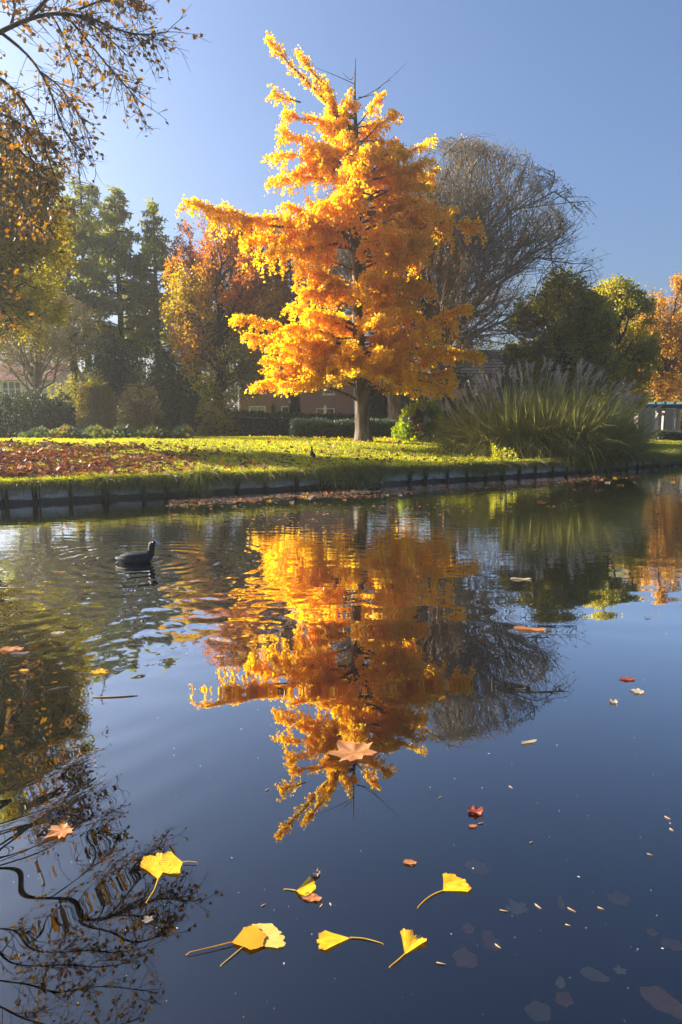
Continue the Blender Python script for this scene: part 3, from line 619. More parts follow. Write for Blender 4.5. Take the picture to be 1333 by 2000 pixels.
def hedge(label, x0, x1, Y0, Y1, top0, top1, thick, lmat, n, leaf, seed):
    rng = np.random.default_rng(seed); A, B = base(x0, Y0), base(x1, Y1); ha, hb = at(x0, top0, Y0)[2] - A[2], at(x1, top1, Y1)[2] - B[2]
    root = thing('hedge', label, 'hedge', (A + B) / 2)
    d = (B - A); d[2] = 0; L = np.linalg.norm(d); d /= L; nr = np.array((d[1], -d[0], 0))
    q = MB(); k = .82
    c8 = []
    for P0, h in ((A, ha), (B, hb)):
        for s in (-1, 1):
            for zz in (-.05, h * k): c8.append(P0 + d * (.08 if P0 is A else -.08) + nr * s * thick * .5 * k + (0, 0, zz))
    q.add(c8, np.array([(0, 4, 5, 1), (2, 3, 7, 6), (1, 5, 7, 3), (0, 1, 3, 2), (4, 6, 7, 5)])); q.build('stem', M['bark_dark'], root)
    face = rng.choice(3, n, p=[.62, .3, .08]); t = rng.random(n); u = rng.random(n); s = np.where(rng.random(n) < .85, 1, -1)
    h = ha + (hb - ha) * t
    wob = .05 * np.sin(t * L * 3.1) + .04 * np.sin(t * L * 7.7 + 1)
    off = np.where(face == 0, s * thick * .5, (u - .5) * thick); z = np.where(face == 0, u * h, h); tt = np.where(face == 2, np.round(t), t)
    off = np.where(face == 2, (u - .5) * thick, off); z = np.where(face == 2, rng.random(n) * h, z)
    pos = A + d * (tt * L)[:, None] + nr * (off + wob)[:, None]; pos[:, 2] = A[2] + (B[2] - A[2]) * t + z + wob * .6
    pos += rng.normal(0, .045, (n, 3)); pos[:, 2] = np.maximum(pos[:, 2], min(A[2], B[2]) + .02)
    leaves('foliage', lmat, root, pos, leaf, rng, LEAF_OVAL, (0, 0, 1), .25, .4 + .2 * np.sin(t * L * 2.3) * np.sin(z * 5))
    return root
M['teal'] = leafmat('box_leaf', [(.03, .06, .035), (.06, .11, .06), (.11, .16, .08)], .3, .06)
M['olive_shrub'] = leafmat('olive_shrub_leaf', [(.05, .055, .014), (.10, .10, .022), (.15, .13, .03)], .4)
M['grey_shrub'] = leafmat('grey_shrub_leaf', [(.07, .06, .03), (.12, .10, .045), (.17, .14, .05)], .35)
M['gold'] = leafmat('gold_leaf', [(.15, .16, .02), (.26, .24, .025), (.60, .44, .02), (.80, .55, .015)], .5)  # gold end of the ramp carries the sunlit side of the weeping shrub
M['cover'] = leafmat('cover_leaf', [(.05, .08, .03), (.12, .16, .045), (.26, .24, .03), (.42, .12, .03)], .35)
G_YEW = 'dark evergreen shrubs at the back left'
shrub('evergreen_shrub', 'wide very dark evergreen shrub at the left edge below the white cottage', 45, 26, 742, 100, M['darkgreen'], 16000, .10, 71, group=G_YEW)
shrub('evergreen_shrub', 'small dark evergreen shrub just left of the weeping golden shrub', 128, 27, 765, 50, M['darkgreen'], 7000, .10, 72, group=G_YEW)
shrub('evergreen_shrub', 'tall dark evergreen below the feathery conifer', 235, 33, 628, 84, M['darkgreen'], 26000, .13, 73, group=G_YEW, lumps=34)
shrub('evergreen_shrub', 'blackish upright evergreen left of the copper beech', 333, 31, 655, 72, M['darkgreen'], 26000, .12, 74, group=G_YEW, lumps=30)
shrub('evergreen_shrub', 'dark evergreen mass under the golden crown right of the trunk', 745, 31, 735, 60, M['darkgreen'], 10000, .11, 75, group=G_YEW)
shrub('evergreen_shrub', 'dark shrub in front of the dark tiled roof', 890, 31, 715, 62, M['darkgreen'], 9000, .11, 76, group=G_YEW)
shrub('shrub', 'loose grey brown shrub right of the weeping golden shrub', 268, 27, 748, 58, M['grey_shrub'], 11000, .07, 77)
shrub('shrub', 'low olive shrub at the foot of the blackish evergreen', 300, 26, 800, 40, M['olive_shrub'], 5000, .07, 78)
shrub('shrub', 'sunlit yellow green shrub left of the brick house', 425, 30, 770, 62, M['yellowgreen'], 9000, .085, 79, tint=lambda p, f, r: .05 + .3 * (p[:, 2] - f[2]) / r[2])
shrub('shrub', 'olive bush behind the white cottage shrub bed', 160, 31, 700, 70, M['olive'], 9000, .10, 80)
shrub('shrub', 'brown purple thicket above the pergola at the right edge', 1315, 47, 705, 75, M['brownleaf'], 9000, .13, 81)
shrub('shrub', 'green bush hanging over the pergola beam', 1268, 45, 765, 45, M['olive'], 6000, .12, 82)
shrub('shrub', 'grey green thicket between grass plumes and bare tree', 985, 29, 670, 75, M['olive_shrub'], 12000, .10, 83)

def weeping():
    rng = np.random.default_rng(85); Y = 25.5; f = base(190, Y); h = at(190, 750, Y)[2] - f[2]; R = 36 / F * Y
    root = thing('weeping_shrub', 'small weeping dome of hanging twigs, its left side golden yellow', 'shrub', f)
    P_, R_ = [bez(f - (0, 0, .05), f + (.05, 0, h * .5), f + (0, 0, h * .92), 6)], [np.linspace(.06, .04, 6)]
    pos, tv = [], []
    for k in range(260):
        a = rng.uniform(0, 6.28); d = np.array((math.cos(a), math.sin(a), 0)); rr = R * rng.uniform(.55, 1.05)
        s = f + np.array((0, 0, h * .9)); e = f + d * rr + np.array((0, 0, h * rng.uniform(.02, .3)))
        pl = bez(s, f + d * rr * 1.05 + np.array((0, 0, h * 1.22)), e, 6); P_.append(pl); R_.append(np.linspace(.012, .004, 6))
        n = 55; t = rng.uniform(.15, 1, n); p = np.stack([np.interp(t, np.linspace(0, 1, 6), pl[:, q]) for q in range(3)], -1) + rng.normal(0, .03, (n, 3)); pos.append(p)
        g = 1.0 if d[0] < -.15 and d[1] < .5 and rng.random() < .6 else .25; tv.append(np.where(p[:, 2] > f[2] + h * .38, g, .2))  # sunlight on the upper left painted into the leaf tint, the rest duller
    V, Fq = tubes(np.array(P_), np.array(R_), 4); mk('stem', V, Fq, M['twig'], root)
    leaves('foliage', M['gold'], root, np.concatenate(pos), .075, rng, LEAF_OVAL, (0, 0, -1), .5, np.concatenate(tv))
weeping()
hedge('clipped blue green box hedge behind the golden tree trunk', 572, 770, 24.5, 24.5, 824, 824, 1.0, M['teal'], 15000, .06, 91)
hedge('long dark hedge in front of the brick house', 362, 700, 30, 30, 806, 814, .9, M['darkgreen'], 14000, .085, 92)
hedge('low dark clipped hedge at the foot of the pergola', 1279, 1400, 37.0, 37.0, 845, 845, .9, M['darkgreen'], 7000, .085, 93)
# low leafy border in front of the shrubs
rng = np.random.default_rng(95); n = 5200
gx = rng.uniform(40, 375, n); gY = 23.8 + rng.normal(0, .35, n); pp = np.array([base(a, b) for a, b in zip(gx, gY)]); pp[:, 2] += rng.uniform(.05, .36, n) * (.75 + .25 * np.sin(gx * .11)) * np.clip((gx - 30) / 60, .3, 1)
tv = .3 + .25 * np.sin(gx * .07) + .5 * (rng.random(n) < .04)
o = leaves('ground_cover', M['cover'], None, pp, .17, rng, LEAF_OVAL, (0, 0, 1), .3, tv)
tag(o, 'low border of broad green leaves along the back edge of the left lawn', 'ground cover', kind='stuff')

# ------------------------------------------------------------------ hydrangea
def hydrangea():
    rng = np.random.default_rng(101); Y = 22.5; f = base(828, Y); f2 = np.array(f)
    M['hyd'] = leafmat('hydrangea_leaf', [(.20, .27, .02), (.40, .47, .03), (.55, .56, .04)], .6)
    heads = [mat('hydrangea_pale', [(.38, .42, .22), (.55, .56, .34)], 40), mat('hydrangea_brown', [(.17, .10, .07), (.28, .19, .13)], 40), mat('hydrangea_rust', [(.33, .15, .08), (.42, .24, .12)], 40)]
    root = thing('hydrangea_bush', 'hydrangea bush with pale green and faded brown flower heads beside the tall grass', 'shrub', f)
    h = at(828, 772, Y)[2] - f[2]; rx = 66 / F * Y; pos, li = lump_points(rng, 6500, f, np.array((rx, .8, h * .95)), 30, .3)
    k = (pos[:, 0] - f[0]) / rx; keep = pos[:, 2] - f[2] < h * (.62 + .38 * (k + 1) / 1.4); pos = pos[keep]
    P_ = [bez(f - (0, 0, .05), f + rng.normal(0, .2, 3) * (1, 1, 0) + (0, 0, .4), pos[j], 5) for j in rng.integers(0, len(pos), 26)]
    V, Fq = tubes(np.array(P_), np.broadcast_to(np.linspace(.014, .006, 5), (26, 5)), 4); mk('stem', V, Fq, M['twig'], root)
    leaves('foliage', M['hyd'], root, pos, .12, rng, LEAF_OVAL, (0, 0, 1), .3, .45 + .3 * np.sin(pos[:, 0] * 4) * np.sin(pos[:, 2] * 5))
    V, Fx = scatter((np.array([(-.5, -.5, 0), (.5, -.5, 0), (.5, .5, .12), (-.5, .5, .12)]), np.array([(0, 1, 2), (0, 2, 3)])),
                    (lambda u: u / np.linalg.norm(u, axis=1, keepdims=True) * (1, 1, .75))(rng.normal(size=(90, 3))), rots(rng, 90), .55)
    proto = [mk('flower_head', V * .085, Fx, hm) for hm in heads]; data = [p.data for p in proto]
    for p in proto: bpy.data.objects.remove(p)
    front = pos[np.argsort(pos[:, 1] - .5 * (pos[:, 2]))][:2600]; sel = front[rng.choice(len(front), 46, replace=False)]
    for s in sel:
        o = bpy.data.objects.new('flower_head', data[rng.choice(3, p=[.4, .4, .2])]); COL.objects.link(o); o.location = s + np.array((0, -.1, .04)); sc = rng.uniform(.8, 1.25); o.scale = (sc, sc, sc); o.rotation_euler = tuple(rng.uniform(0, 6, 3)); put_under(o, root)
hydrangea()

# ------------------------------------------------------------------ blades, tall grass clump
def blades(rng, root_p, d, L, w, droop, k=3):
    """tapering ribbons: root (n,3), direction (n,3), length, width, droop -> V, quads"""
    n = len(root_p); t = np.linspace(0, 1, k + 1)[None, :, None]; L = np.asarray(L).reshape(-1, 1, 1); dr = np.asarray(droop).reshape(-1, 1, 1)
    hz = d * (1, 1, 0); hz = hz / (np.linalg.norm(hz, axis=1, keepdims=True) + 1e-6)
    C = root_p[:, None] + d[:, None] * L * t + (hz[:, None] * .5 * dr - np.array((0, 0, 1.0)) * dr) * L * t ** 2.2
    sd = np.cross(d, rng.normal(size=(n, 3))); sd /= np.linalg.norm(sd, axis=1, keepdims=True) + 1e-9
    wd = np.asarray(w).reshape(-1, 1, 1) * (1 - t ** 1.5 * .93)
    V = np.stack([C - sd[:, None] * wd, C + sd[:, None] * wd], 2).reshape(-1, 3)
    i = (np.arange(n) * (k + 1) * 2)[:, None] + np.arange(k)[None] * 2; i = i.ravel()
    return V, np.stack([i, i + 1, i + 3, i + 2], 1)
def tall_grass():
    rng = np.random.default_rng(111); Y = 19.3; f = base(1062, Y)
    M['reed'] = leafmat('reed_blade', [(.15, .135, .055), (.28, .26, .08), (.42, .39, .085), (.50, .40, .20)], .58)
    M['plume'] = leafmat('plume', [(.40, .34, .26), (.58, .50, .40), (.70, .62, .52)], .6)
    root = thing('tall_grass_clump', 'huge mound of tall silver plumed grass on the lawn by the water', 'ornamental grass', f)
    rx = 172 / F * Y; n = 42000
    nt_ = 95; ta = rng.uniform(0, 6.28, nt_); tr_ = np.sqrt(rng.random(nt_)); tx, ty = np.cos(ta) * tr_ * rx, np.sin(ta) * tr_ * .95
    ti = rng.integers(0, nt_, n); ox, oy = rng.normal(0, .13, n), rng.normal(0, .13, n); px_, py_ = tx[ti] + ox, ty[ti] + oy
    p = np.stack([f[0] + px_, f[1] + py_, np.zeros(n)], 1); p[:, 2] = lawn_z(p[:, 0], p[:, 1])
    tl = rng.normal(0, .12, (nt_, 2))
    lean = np.stack([px_ / rx * .30 + ox * 1.4 + tl[ti, 0], py_ * .3 + oy * 1.4 + tl[ti, 1], np.full(n, 1.0)], 1) + rng.normal(0, .2, (n, 3)) * (1, 1, .1); lean /= np.linalg.norm(lean, axis=1, keepdims=True)
    hh = 2.5 * np.sqrt(np.clip(1 - (px_ / rx * .88) ** 2, .12, 1)) * rng.uniform(.35, 1.05, n) * rng.uniform(.8, 1.08, nt_)[ti]
    V, Fq = blades(rng, p, lean, hh, rng.uniform(.006, .012, n), rng.uniform(.03, 1, n) ** 1.3 * 1.0, 5)
    t = np.clip(rng.uniform(.15, .62, nt_)[ti] + rng.normal(0, .2, n), 0, 1)
    mk('blades', V, Fq, M['reed'], root, np.repeat(t, 12), kind='stuff')
    data = []
    for k in range(6):                       # feathery seed heads
        q = MB(); m = 46; tt = rng.uniform(0, 1, m); rp = np.stack([.02 * tt * 0, 0 * tt, tt * .24], 1); d = np.stack([rng.normal(0, .4, m), rng.normal(0, .4, m), np.full(m, 1.0)], 1); d /= np.linalg.norm(d, axis=1, keepdims=True)
        V, Fq = blades(rng, rp, d, rng.uniform(.05, .13, m), .0055, rng.uniform(0, .5, m), 1); q.add(V, Fq)
        V, Fq = tubes(np.array([[(0, 0, -.55), (.01, 0, -.25), (0, 0, .0), (0, 0, .22)]]), np.array([[.004, .004, .004, .002]]), 3); q.add(V, Fq)
        o = q.build('plume', M['plume']); data.append(o.data); bpy.data.objects.remove(o)
    for k in range(170):
        u = rng.uniform(-1, 1); u = np.sign(u) * abs(u) ** .85; x = f[0] + u * rx * 1.12; y = f[1] + rng.uniform(-.9, .9)
        z = f[2] + (2.38 * math.sqrt(max(.08, 1 - (u * .86) ** 2))) * rng.uniform(.82, 1.03)
        if rng.random() < .12: z = f[2] + rng.uniform(.7, 1.5); y = f[1] - rng.uniform(.9, 1.2)
        o = bpy.data.objects.new('plume', data[rng.integers(6)]); COL.objects.link(o); o.location = (x, y, z); o.rotation_euler = (rng.normal(0, .18), u * .75 + rng.normal(.12, .16), rng.uniform(-.6, .6)); s = rng.uniform(.8, 1.25); o.scale = (s, s, s); put_under(o, root)
tall_grass()

# ------------------------------------------------------------------ buildings
def ring_box(q, x0, x1, z0, z1, y0, y1, w):
    q.box((x0, y0, z0), (x0 + w, y1, z1)); q.box((x1 - w, y0, z0), (x1, y1, z1)); q.box((x0 + w, y0, z0), (x1 - w, y1, z0 + w)); q.box((x0 + w, y0, z1 - w), (x1 - w, y1, z1))
def windowed_wall(q, x0, x1, z0, z1, y0, y1, holes):
    """front wall slab with real openings: cut into columns and rows round the holes"""
    xs = sorted({x0, x1, *[h[0] for h in holes], *[h[1] for h in holes]})
    for a, b in zip(xs[:-1], xs[1:]):
        zc = z0
        for h in sorted([h for h in holes if h[0] <= a + 1e-6 and h[1] >= b - 1e-6], key=lambda h: h[2]):
            q.box((a, y0, zc), (b, y1, h[2])); zc = h[3]
        q.box((a, y0, zc), (b, y1, z1))
def glass_mat():
    m, t, out = nodes('window_glass'); p = N(t, 'ShaderNodeBsdfPrincipled'); p.inputs['Base Color'].default_value = (.012, .014, .016, 1); p.inputs['Roughness'].default_value = .06
    t.links.new(p.outputs[0], out.inputs[0]); return m
M['glass'] = glass_mat(); M['white'] = mat('white_paint', [(.55, .54, .50), (.68, .67, .62)], 6, .6); M['blind'] = mat('blind', [(.30, .29, .26), (.38, .37, .33)], 6, .8)
def window(root, x0, x1, z0, z1, y, bars=1, blind=False, rows=0):
    q = MB(); ring_box(q, x0, x1, z0, z1, y + .03, y + .11, .07)
    for k in range(bars):
        xm = x0 + (x1 - x0) * (k + 1) / (bars + 1); q.box((xm - .035, y + .04, z0 + .07), (xm + .035, y + .10, z1 - .07))
    for k in range(rows):
        zm = z0 + (z1 - z0) * (k + 1) / (rows + 1); q.box((x0 + .07, y + .045, zm - .02), (x1 - .07, y + .095, zm + .02))
    w = q.build('window', M['white'], root)
    n = bars + 1; wd = (x1 - x0) / n
    for k in range(n):
        MB().box((x0 + wd * k + .02, y + .115, z0 + .03), (x0 + wd * (k + 1) - .02, y + .13, z1 - .03)).build('pane', M['glass'], w)
        if blind: MB().box((x0 + wd * k + .06, y + .108, z1 - .07 - (z1 - z0) * .28), (x0 + wd * (k + 1) - .06, y + .113, z1 - .08)).build('blind', M['blind'], w)
    MB().box((x0 - .08, y - .06, z0 - .07), (x1 + .08, y + .06, z0 - .004)).build('sill', M['white'], w)
def gable_roof(root, x0, x1, y0, y1, ze, zr, m, over=.35, rows=14):
    """two slopes of overlapping tile courses"""
    ym = (y0 + y1) / 2
    r = MB()
    for s, ya in ((-1, y0 - over), (1, y1 + over)):
        for k in range(rows):
            t0, t1 = k / rows, (k + 1.12) / rows; t1 = min(t1, 1)
            a = ya + (ym - ya) * t0; b = ya + (ym - ya) * t1; za = ze - .15 + (zr - ze + .15) * t0 + .03; zb = ze - .15 + (zr - ze + .15) * t1
            V = [(x0 - over, a, za), (x1 + over, a, za), (x1 + over, b, zb), (x0 - over, b, zb), (x0 - over, a, za - .05), (x1 + over, a, za - .05), (x1 + over, b, zb - .05), (x0 - over, b, zb - .05)]
            r.add(V, np.array([(0, 1, 2, 3), (5, 4, 7, 6), (4, 5, 1, 0), (4, 0, 3, 7), (1, 5, 6, 2)]))
    ro = r.build('roof', m, root)
    return ro
M['brick'] = brickmat('house_brick', (.24, .095, .065), (.30, .13, .085), (.26, .22, .19), 4.5)
M['tile_dark'] = mat('dark_tile', [(.014, .012, .011), (.032, .027, .024)], 3, .9); M['tile_red'] = mat('red_tile', [(.16, .06, .04), (.25, .10, .06)], 3, .8)
M['plaster'] = mat('plaster', [(.50, .46, .38), (.60, .56, .48)], 2, .9)
def house(name, label, Y, x0p, x1p, eave_px, ridge_px, wallm, roofm, wins, depth=7, trim=None, zf=None):
    x0, x1 = at(x0p, H0, Y)[0], at(x1p, H0, Y)[0]; g = float(lawn_z((x0 + x1) / 2, Y)); ze = at(x0p, eave_px, Y)[2]; zr = at(x0p, ridge_px, Y)[2]
    root = thing(name, label, 'house', ((x0 + x1) / 2, Y + depth / 2, g))
    holes = []
    for (a, b, t, bt, bars, bl, rows) in wins: holes.append((at(a, H0, Y)[0], at(b, H0, Y)[0], at(a, bt, Y)[2], at(a, t, Y)[2]))
    q = MB(); windowed_wall(q, x0, x1, g - .2, ze, Y, Y + .25, holes)
    q.box((x0, Y + .25, g - .2), (x0 + .25, Y + depth, ze)); q.box((x1 - .25, Y + .25, g - .2), (x1, Y + depth, ze)); q.box((x0 + .25, Y + depth - .25, g - .2), (x1 - .25, Y + depth, ze))
    ym = Y + depth / 2
    for xx in (x0, x1 - .25): q.add([(xx, Y, ze), (xx + .25, Y, ze), (xx + .25, Y + depth, ze), (xx, Y + depth, ze), (xx, ym, zr - .1), (xx + .25, ym, zr - .1)], [np.array([(0, 4, 5, 1), (3, 2, 5, 4)]), np.array([(0, 3, 4), (1, 5, 2)])])
    q.build('wall', wallm, root)
    for h, (a, b, t, bt, bars, bl, rows) in zip(holes, wins): window(root, *h, Y, bars, bl, rows)
    MB().box((x0 + .3, Y + 1.2, g), (x1 - .3, Y + 1.25, ze - .1)).build('inner_wall', M['tile_dark'], root)
    ro = gable_roof(root, x0, x1, Y, Y + depth, ze, zr, roofm)
    MB().box((x0 + .9, ym - .3, zr - .4), (x0 + 1.5, ym + .3, zr + .8)).build('chimney', wallm, ro)
    return root, x0, x1, g, ze
hs, hx0, hx1, hg, hze = house('brick_house', 'red brick house with white framed windows behind the hedge under the golden tree', 42, 471, 690, 690, 600, M['brick'], M['tile_dark'],
      [(487, 520, 793, 818, 1, True, 0), (550, 566, 793, 818, 0, False, 1), (618, 654, 797, 819, 1, False, 1), (487, 520, 722, 750, 1, False, 0), (632, 654, 742, 770, 0, False, 0)])
V, Fq = tubes(np.array([[(hx0 - .09, 41.9, hg), (hx0 - .09, 41.9, hg + 2), (hx0 - .09, 41.9, hze)]]), np.array([[.05, .05, .05]]), 6); mk('downpipe', V, Fq, M['white'], hs)
V, Fq = tubes(np.array([[(hx1 + .09, 41.9, hg), (hx1 + .09, 41.9, hg + 2), (hx1 + .09, 41.9, hze)]]), np.array([[.05, .05, .05]]), 6); mk('downpipe', V, Fq, M['white'], hs)
lx = at(535, H0, 42)[0]; lz = at(535, 800, 42)[2]
q = MB(); q.box((lx - .1, 41.8, lz - .2), (lx + .1, 41.98, lz + .15)); q.box((lx - .14, 41.76, lz + .15), (lx + .14, 42.0, lz + .2)); q.box((lx - .03, 41.9, lz + .2), (lx + .03, 41.99, lz + .4)); q.build('wall_lantern', M['post'], hs)
house('white_cottage', 'white plastered cottage with red tiled roof behind the brown shrub at left', 43, -40, 102, 738, 700, M['plaster'], M['tile_red'], [(8, 46, 744, 776, 2, False, 1), (70, 88, 740, 762, 1, False, 2)], depth=6)
house('dark_roofed_house', 'low house with large dark tiled roof right of the golden tree', 40, 893, 1010, 765, 668, M['brick'], M['tile_dark'], [(930, 950, 780, 806, 1, False, 0)], depth=8)

def garden_lamp():
    Y = 40.5; f = base(636, Y); root = thing('garden_post', 'slim white ornamental post in front of the brick house', 'post', f)
    h = at(636, 790, Y)[2] - f[2]; r = np.array([.16, .16, .11, .11, .14, .10, .10, .13, .05, .02]); z = np.array([0, .12, .14, .5, .53, .56, .82, .85, .93, 1.0]) * h
    V, Fq = tubes(np.stack([np.full(10, f[0]), np.full(10, f[1]), f[2] + z], 1)[None], r[None], 10); mk('shaft', V, Fq, M['white'], root, smooth=False)
garden_lamp()

def pergola():
    Y = 38.5; g = float(base(1290, Y)[2]); M['pbrick'] = brickmat('pergola_brick', (.26, .20, .17), (.34, .27, .23), (.36, .33, .3), 5); M['pstone'] = mat('pale_stone', [(.36, .33, .29), (.46, .43, .38)], 3, .85)
    M['beam'] = mat('blue_green_paint', [(.02, .06, .075), (.035, .085, .10)], 4, .6)
    root = thing('pergola', 'pergola with pale brick pillars and dark blue green beams at the right edge', 'pergola', base(1290, Y))
    zt = at(1290, 799, Y)[2]
    for a, b, y in ((1246, 1254, 0), (1258, 1279, 0), (1287, 1294, 2.2), (1300, 1318, 0), (1321, 1327, 2.2), (1345, 1363, 0)):
        x0, x1 = at(a, H0, Y + y)[0], at(b, H0, Y + y)[0]; e = max(.12, (x1 - x0) * .22)
        c = MB().box((x0, Y + y, g - .1), (x1 - e, Y + y + .5, zt)).build('pillar', M['pbrick'], root)
        MB().box((x1 - e, Y + y - .004, g - .1), (x1, Y + y + .5, zt - .002)).build('edge_stone', M['pstone'], c)  # paler strip down the right edge of each pillar
        MB().box((x0 - .05, Y + y - .05, zt), (x1 + .05, Y + y + .55, zt + .06)).build('cap', M['pstone'], c)
    xa, xb = at(1247, H0, Y)[0], at(1375, H0, Y)[0]
    for y in (.06, 2.3): MB().box((xa, Y + y, zt + .064), (xb, Y + y + .28, zt + .27)).build('beam', M['beam'], root)
    for k in range(7):
        x = xa + .25 + k * (xb - xa - .5) / 6; MB().box((x - .06, Y - .3, zt + .275), (x + .06, Y + 2.95, zt + .40)).build('rafter', M['beam'], root)
pergola()

# ------------------------------------------------------------------ far wood behind everything
rng = np.random.default_rng(121); n = 120000
M['far'] = leafmat('far_wood_leaf', [(.05, .065, .018), (.12, .125, .025), (.24, .17, .03)], .45)
cx_ = rng.uniform(-60, 62, 130); cy_ = 58 + rng.normal(0, 3, 130); ch = rng.uniform(4.6, 8.2, 130); cr_ = rng.uniform(2.0, 3.6, 130); ch = np.where((cx_ > -23) & (cx_ < -12), ch * .85, ch)
i = rng.integers(0, 130, n); u = rng.normal(size=(n, 3)); u /= np.linalg.norm(u, axis=1, keepdims=True)
pos = np.stack([cx_[i] + u[:, 0] * cr_[i], cy_[i] + u[:, 1] * cr_[i], .4 + ch[i] * (.5 + .5 * u[:, 2] * rng.uniform(.4, 1, n))], 1)
o = leaves('treeline', M['far'], None, pos, .40, rng, LEAF_OVAL, (0, 0, 1), .2, (.2 + .6 * rng.random(130))[i]); tag(o, 'far belt of dull green and brown trees closing the park behind the houses', 'treeline', kind='stuff')

# ------------------------------------------------------------------ lawn grass, bank fringe, fallen leaves
M['grass'] = leafmat('grass_blade', [(.20, .21, .006), (.38, .37, .008), (.54, .50, .010), (.60, .54, .03)], .66)
M['fringe'] = leafmat('fringe_blade', [(.09, .11, .014), (.20, .21, .025), (.32, .29, .05), (.40, .33, .13)], .55)
rng = np.random.default_rng(131)
n = 150000; X = rng.uniform(-13, 17, n); s = rng.random(n) ** 1.7 * 15 + .05; Yv = bank(X) + s
k = np.abs(X) < Yv * .54 + .5; X, Yv = X[k], Yv[k]; n = len(X)
p = np.stack([X, Yv, lawn_z(X, Yv) - .005], 1); d = rng.normal(0, .35, (n, 3)); d[:, 2] = 1; d /= np.linalg.norm(d, axis=1, keepdims=True)
V, Fq = blades(rng, p, d, rng.uniform(.035, .085, n), .006 + .0003 * Yv, rng.uniform(.0, .5, n), 1)
t = np.clip(.45 + .2 * np.sin(X * 1.1 + .3) * np.sin(Yv * .9) + rng.normal(0, .18, n), 0, 1)
o = mk('lawn_grass', V, Fq, M['grass'], None, np.repeat(t, 4)); tag(o, 'short bright yellow green grass of the park lawn', 'grass', kind='stuff')
n = 60000; X = rng.uniform(XL - 1, XR + 4, n)
dens = .35 + .65 * sstep(-.2, .5, np.sin(X * 1.9 + 1.2) + .6 * np.sin(X * 4.3)); long_ = np.where((X > -2.6) & (X < .9), 1.0, np.where(X > 4.6, .7, 0.36)) * dens
k = rng.random(n) < .3 + .7 * dens; X = X[k]; long_ = long_[k]; n = len(X)
off = np.where(rng.random(n) < .6, rng.uniform(-.05, .1, n), rng.uniform(-.06, .4, n)); Yv = bank(X) + off; p = np.stack([X, Yv, np.where(off < .05, .31, lawn_z(X, np.maximum(Yv, bank(X))))], 1)
d = np.stack([rng.normal(0, .35, n), rng.normal(-.75, .35, n), rng.uniform(.15, .9, n)], 1); d /= np.linalg.norm(d, axis=1, keepdims=True)
L = rng.uniform(.12, .50, n) * (.42 + .8 * long_)
V, Fq = blades(rng, p, d, L, .0055, rng.uniform(.3, 1.1, n) * (1 + .4 * (off < .12)), 3)
V[:, 2] = np.maximum(V[:, 2], .015)
o = mk('bank_grass', V, Fq, M['fringe'], None, np.repeat(np.clip(rng.normal(.42, .22, n), 0, 1), 8)); tag(o, 'long shaggy grass hanging over the boards along the bank edge', 'grass', kind='stuff')

M['litter'] = leafmat('litter_leaf', [(.06, .03, .02), (.13, .055, .035), (.22, .085, .045), (.34, .10, .035), (.46, .18, .04)], .3)
n = 34000; fx = rng.uniform(-80, 1000, n); fy = rng.uniform(862, 936, n)
heavy = np.clip(1.15 - fx / 420, 0, 1) * np.where(fy > 868 + fx * .015, 1, .12); thin = np.clip(.13 - fx / 9000, .02, 1) * np.where(fy > 880, 1, .25)
heavy = heavy * np.clip(.55 + .6 * np.sin(fx * .021 + fy * .19) + .5 * np.sin(fx * .057 - fy * .33), .2, 1); k = rng.random(n) < np.maximum(heavy, thin); pp = np.array([on_lawn(a, b) for a, b in zip(fx[k], fy[k])]); pp = pp[pp[:, 1] > bank(pp[:, 0]) + .15]
n = len(pp); pp[:, 2] = lawn_z(pp[:, 0], pp[:, 1]) + rng.uniform(.03, .09, n)
y = rng.normal(size=(n, 3)) * (1, 1, .35); y /= np.linalg.norm(y, axis=1, keepdims=True); a_ = np.stack([rng.normal(0, .35, n), rng.normal(0, .35, n), np.ones(n)], 1)
x = np.cross(y, a_); x /= np.linalg.norm(x, axis=1, keepdims=True); V, Fx = scatter(LEAF_LOBE, pp, np.stack([x, y, np.cross(x, y)], 2), rng.uniform(.04, .14, n))
o = mk('leaf_litter', V, Fx, M['litter'], None, np.repeat(np.clip(rng.normal(.45, .24, n), 0, 1), 6)); tag(o, 'red brown fallen leaves thick on the left lawn and thinning out rightwards', 'fallen leaves', kind='stuff')

gk = on_lawn(710, 861); n = 380; a = rng.uniform(0, 6.28, n); rr = np.abs(rng.normal(0, 2.6, n)) + .3; X = gk[0] + np.cos(a) * rr; Yv = gk[1] + np.sin(a) * rr * .9; k = Yv > bank(X) + .3; X, Yv = X[k], Yv[k]; n = len(X)
pp = np.stack([X, Yv, lawn_z(X, Yv) + rng.uniform(.03, .07, n)], 1); y = rng.normal(size=(n, 3)) * (1, 1, .3); y /= np.linalg.norm(y, axis=1, keepdims=True); a_ = np.stack([rng.normal(0, .35, n), rng.normal(0, .35, n), np.ones(n)], 1)
x = np.cross(y, a_); x /= np.linalg.norm(x, axis=1, keepdims=True); V, Fx = scatter(LEAF_FAN, pp, np.stack([x, y, np.cross(x, y)], 2), rng.uniform(.05, .09, n))
o = mk('golden_litter', V, Fx, M['ginkgo'], None, np.repeat(rng.random(n), 4)); tag(o, 'scattered golden leaves dropped on the grass under the ginkgo', 'fallen leaves', kind='stuff')

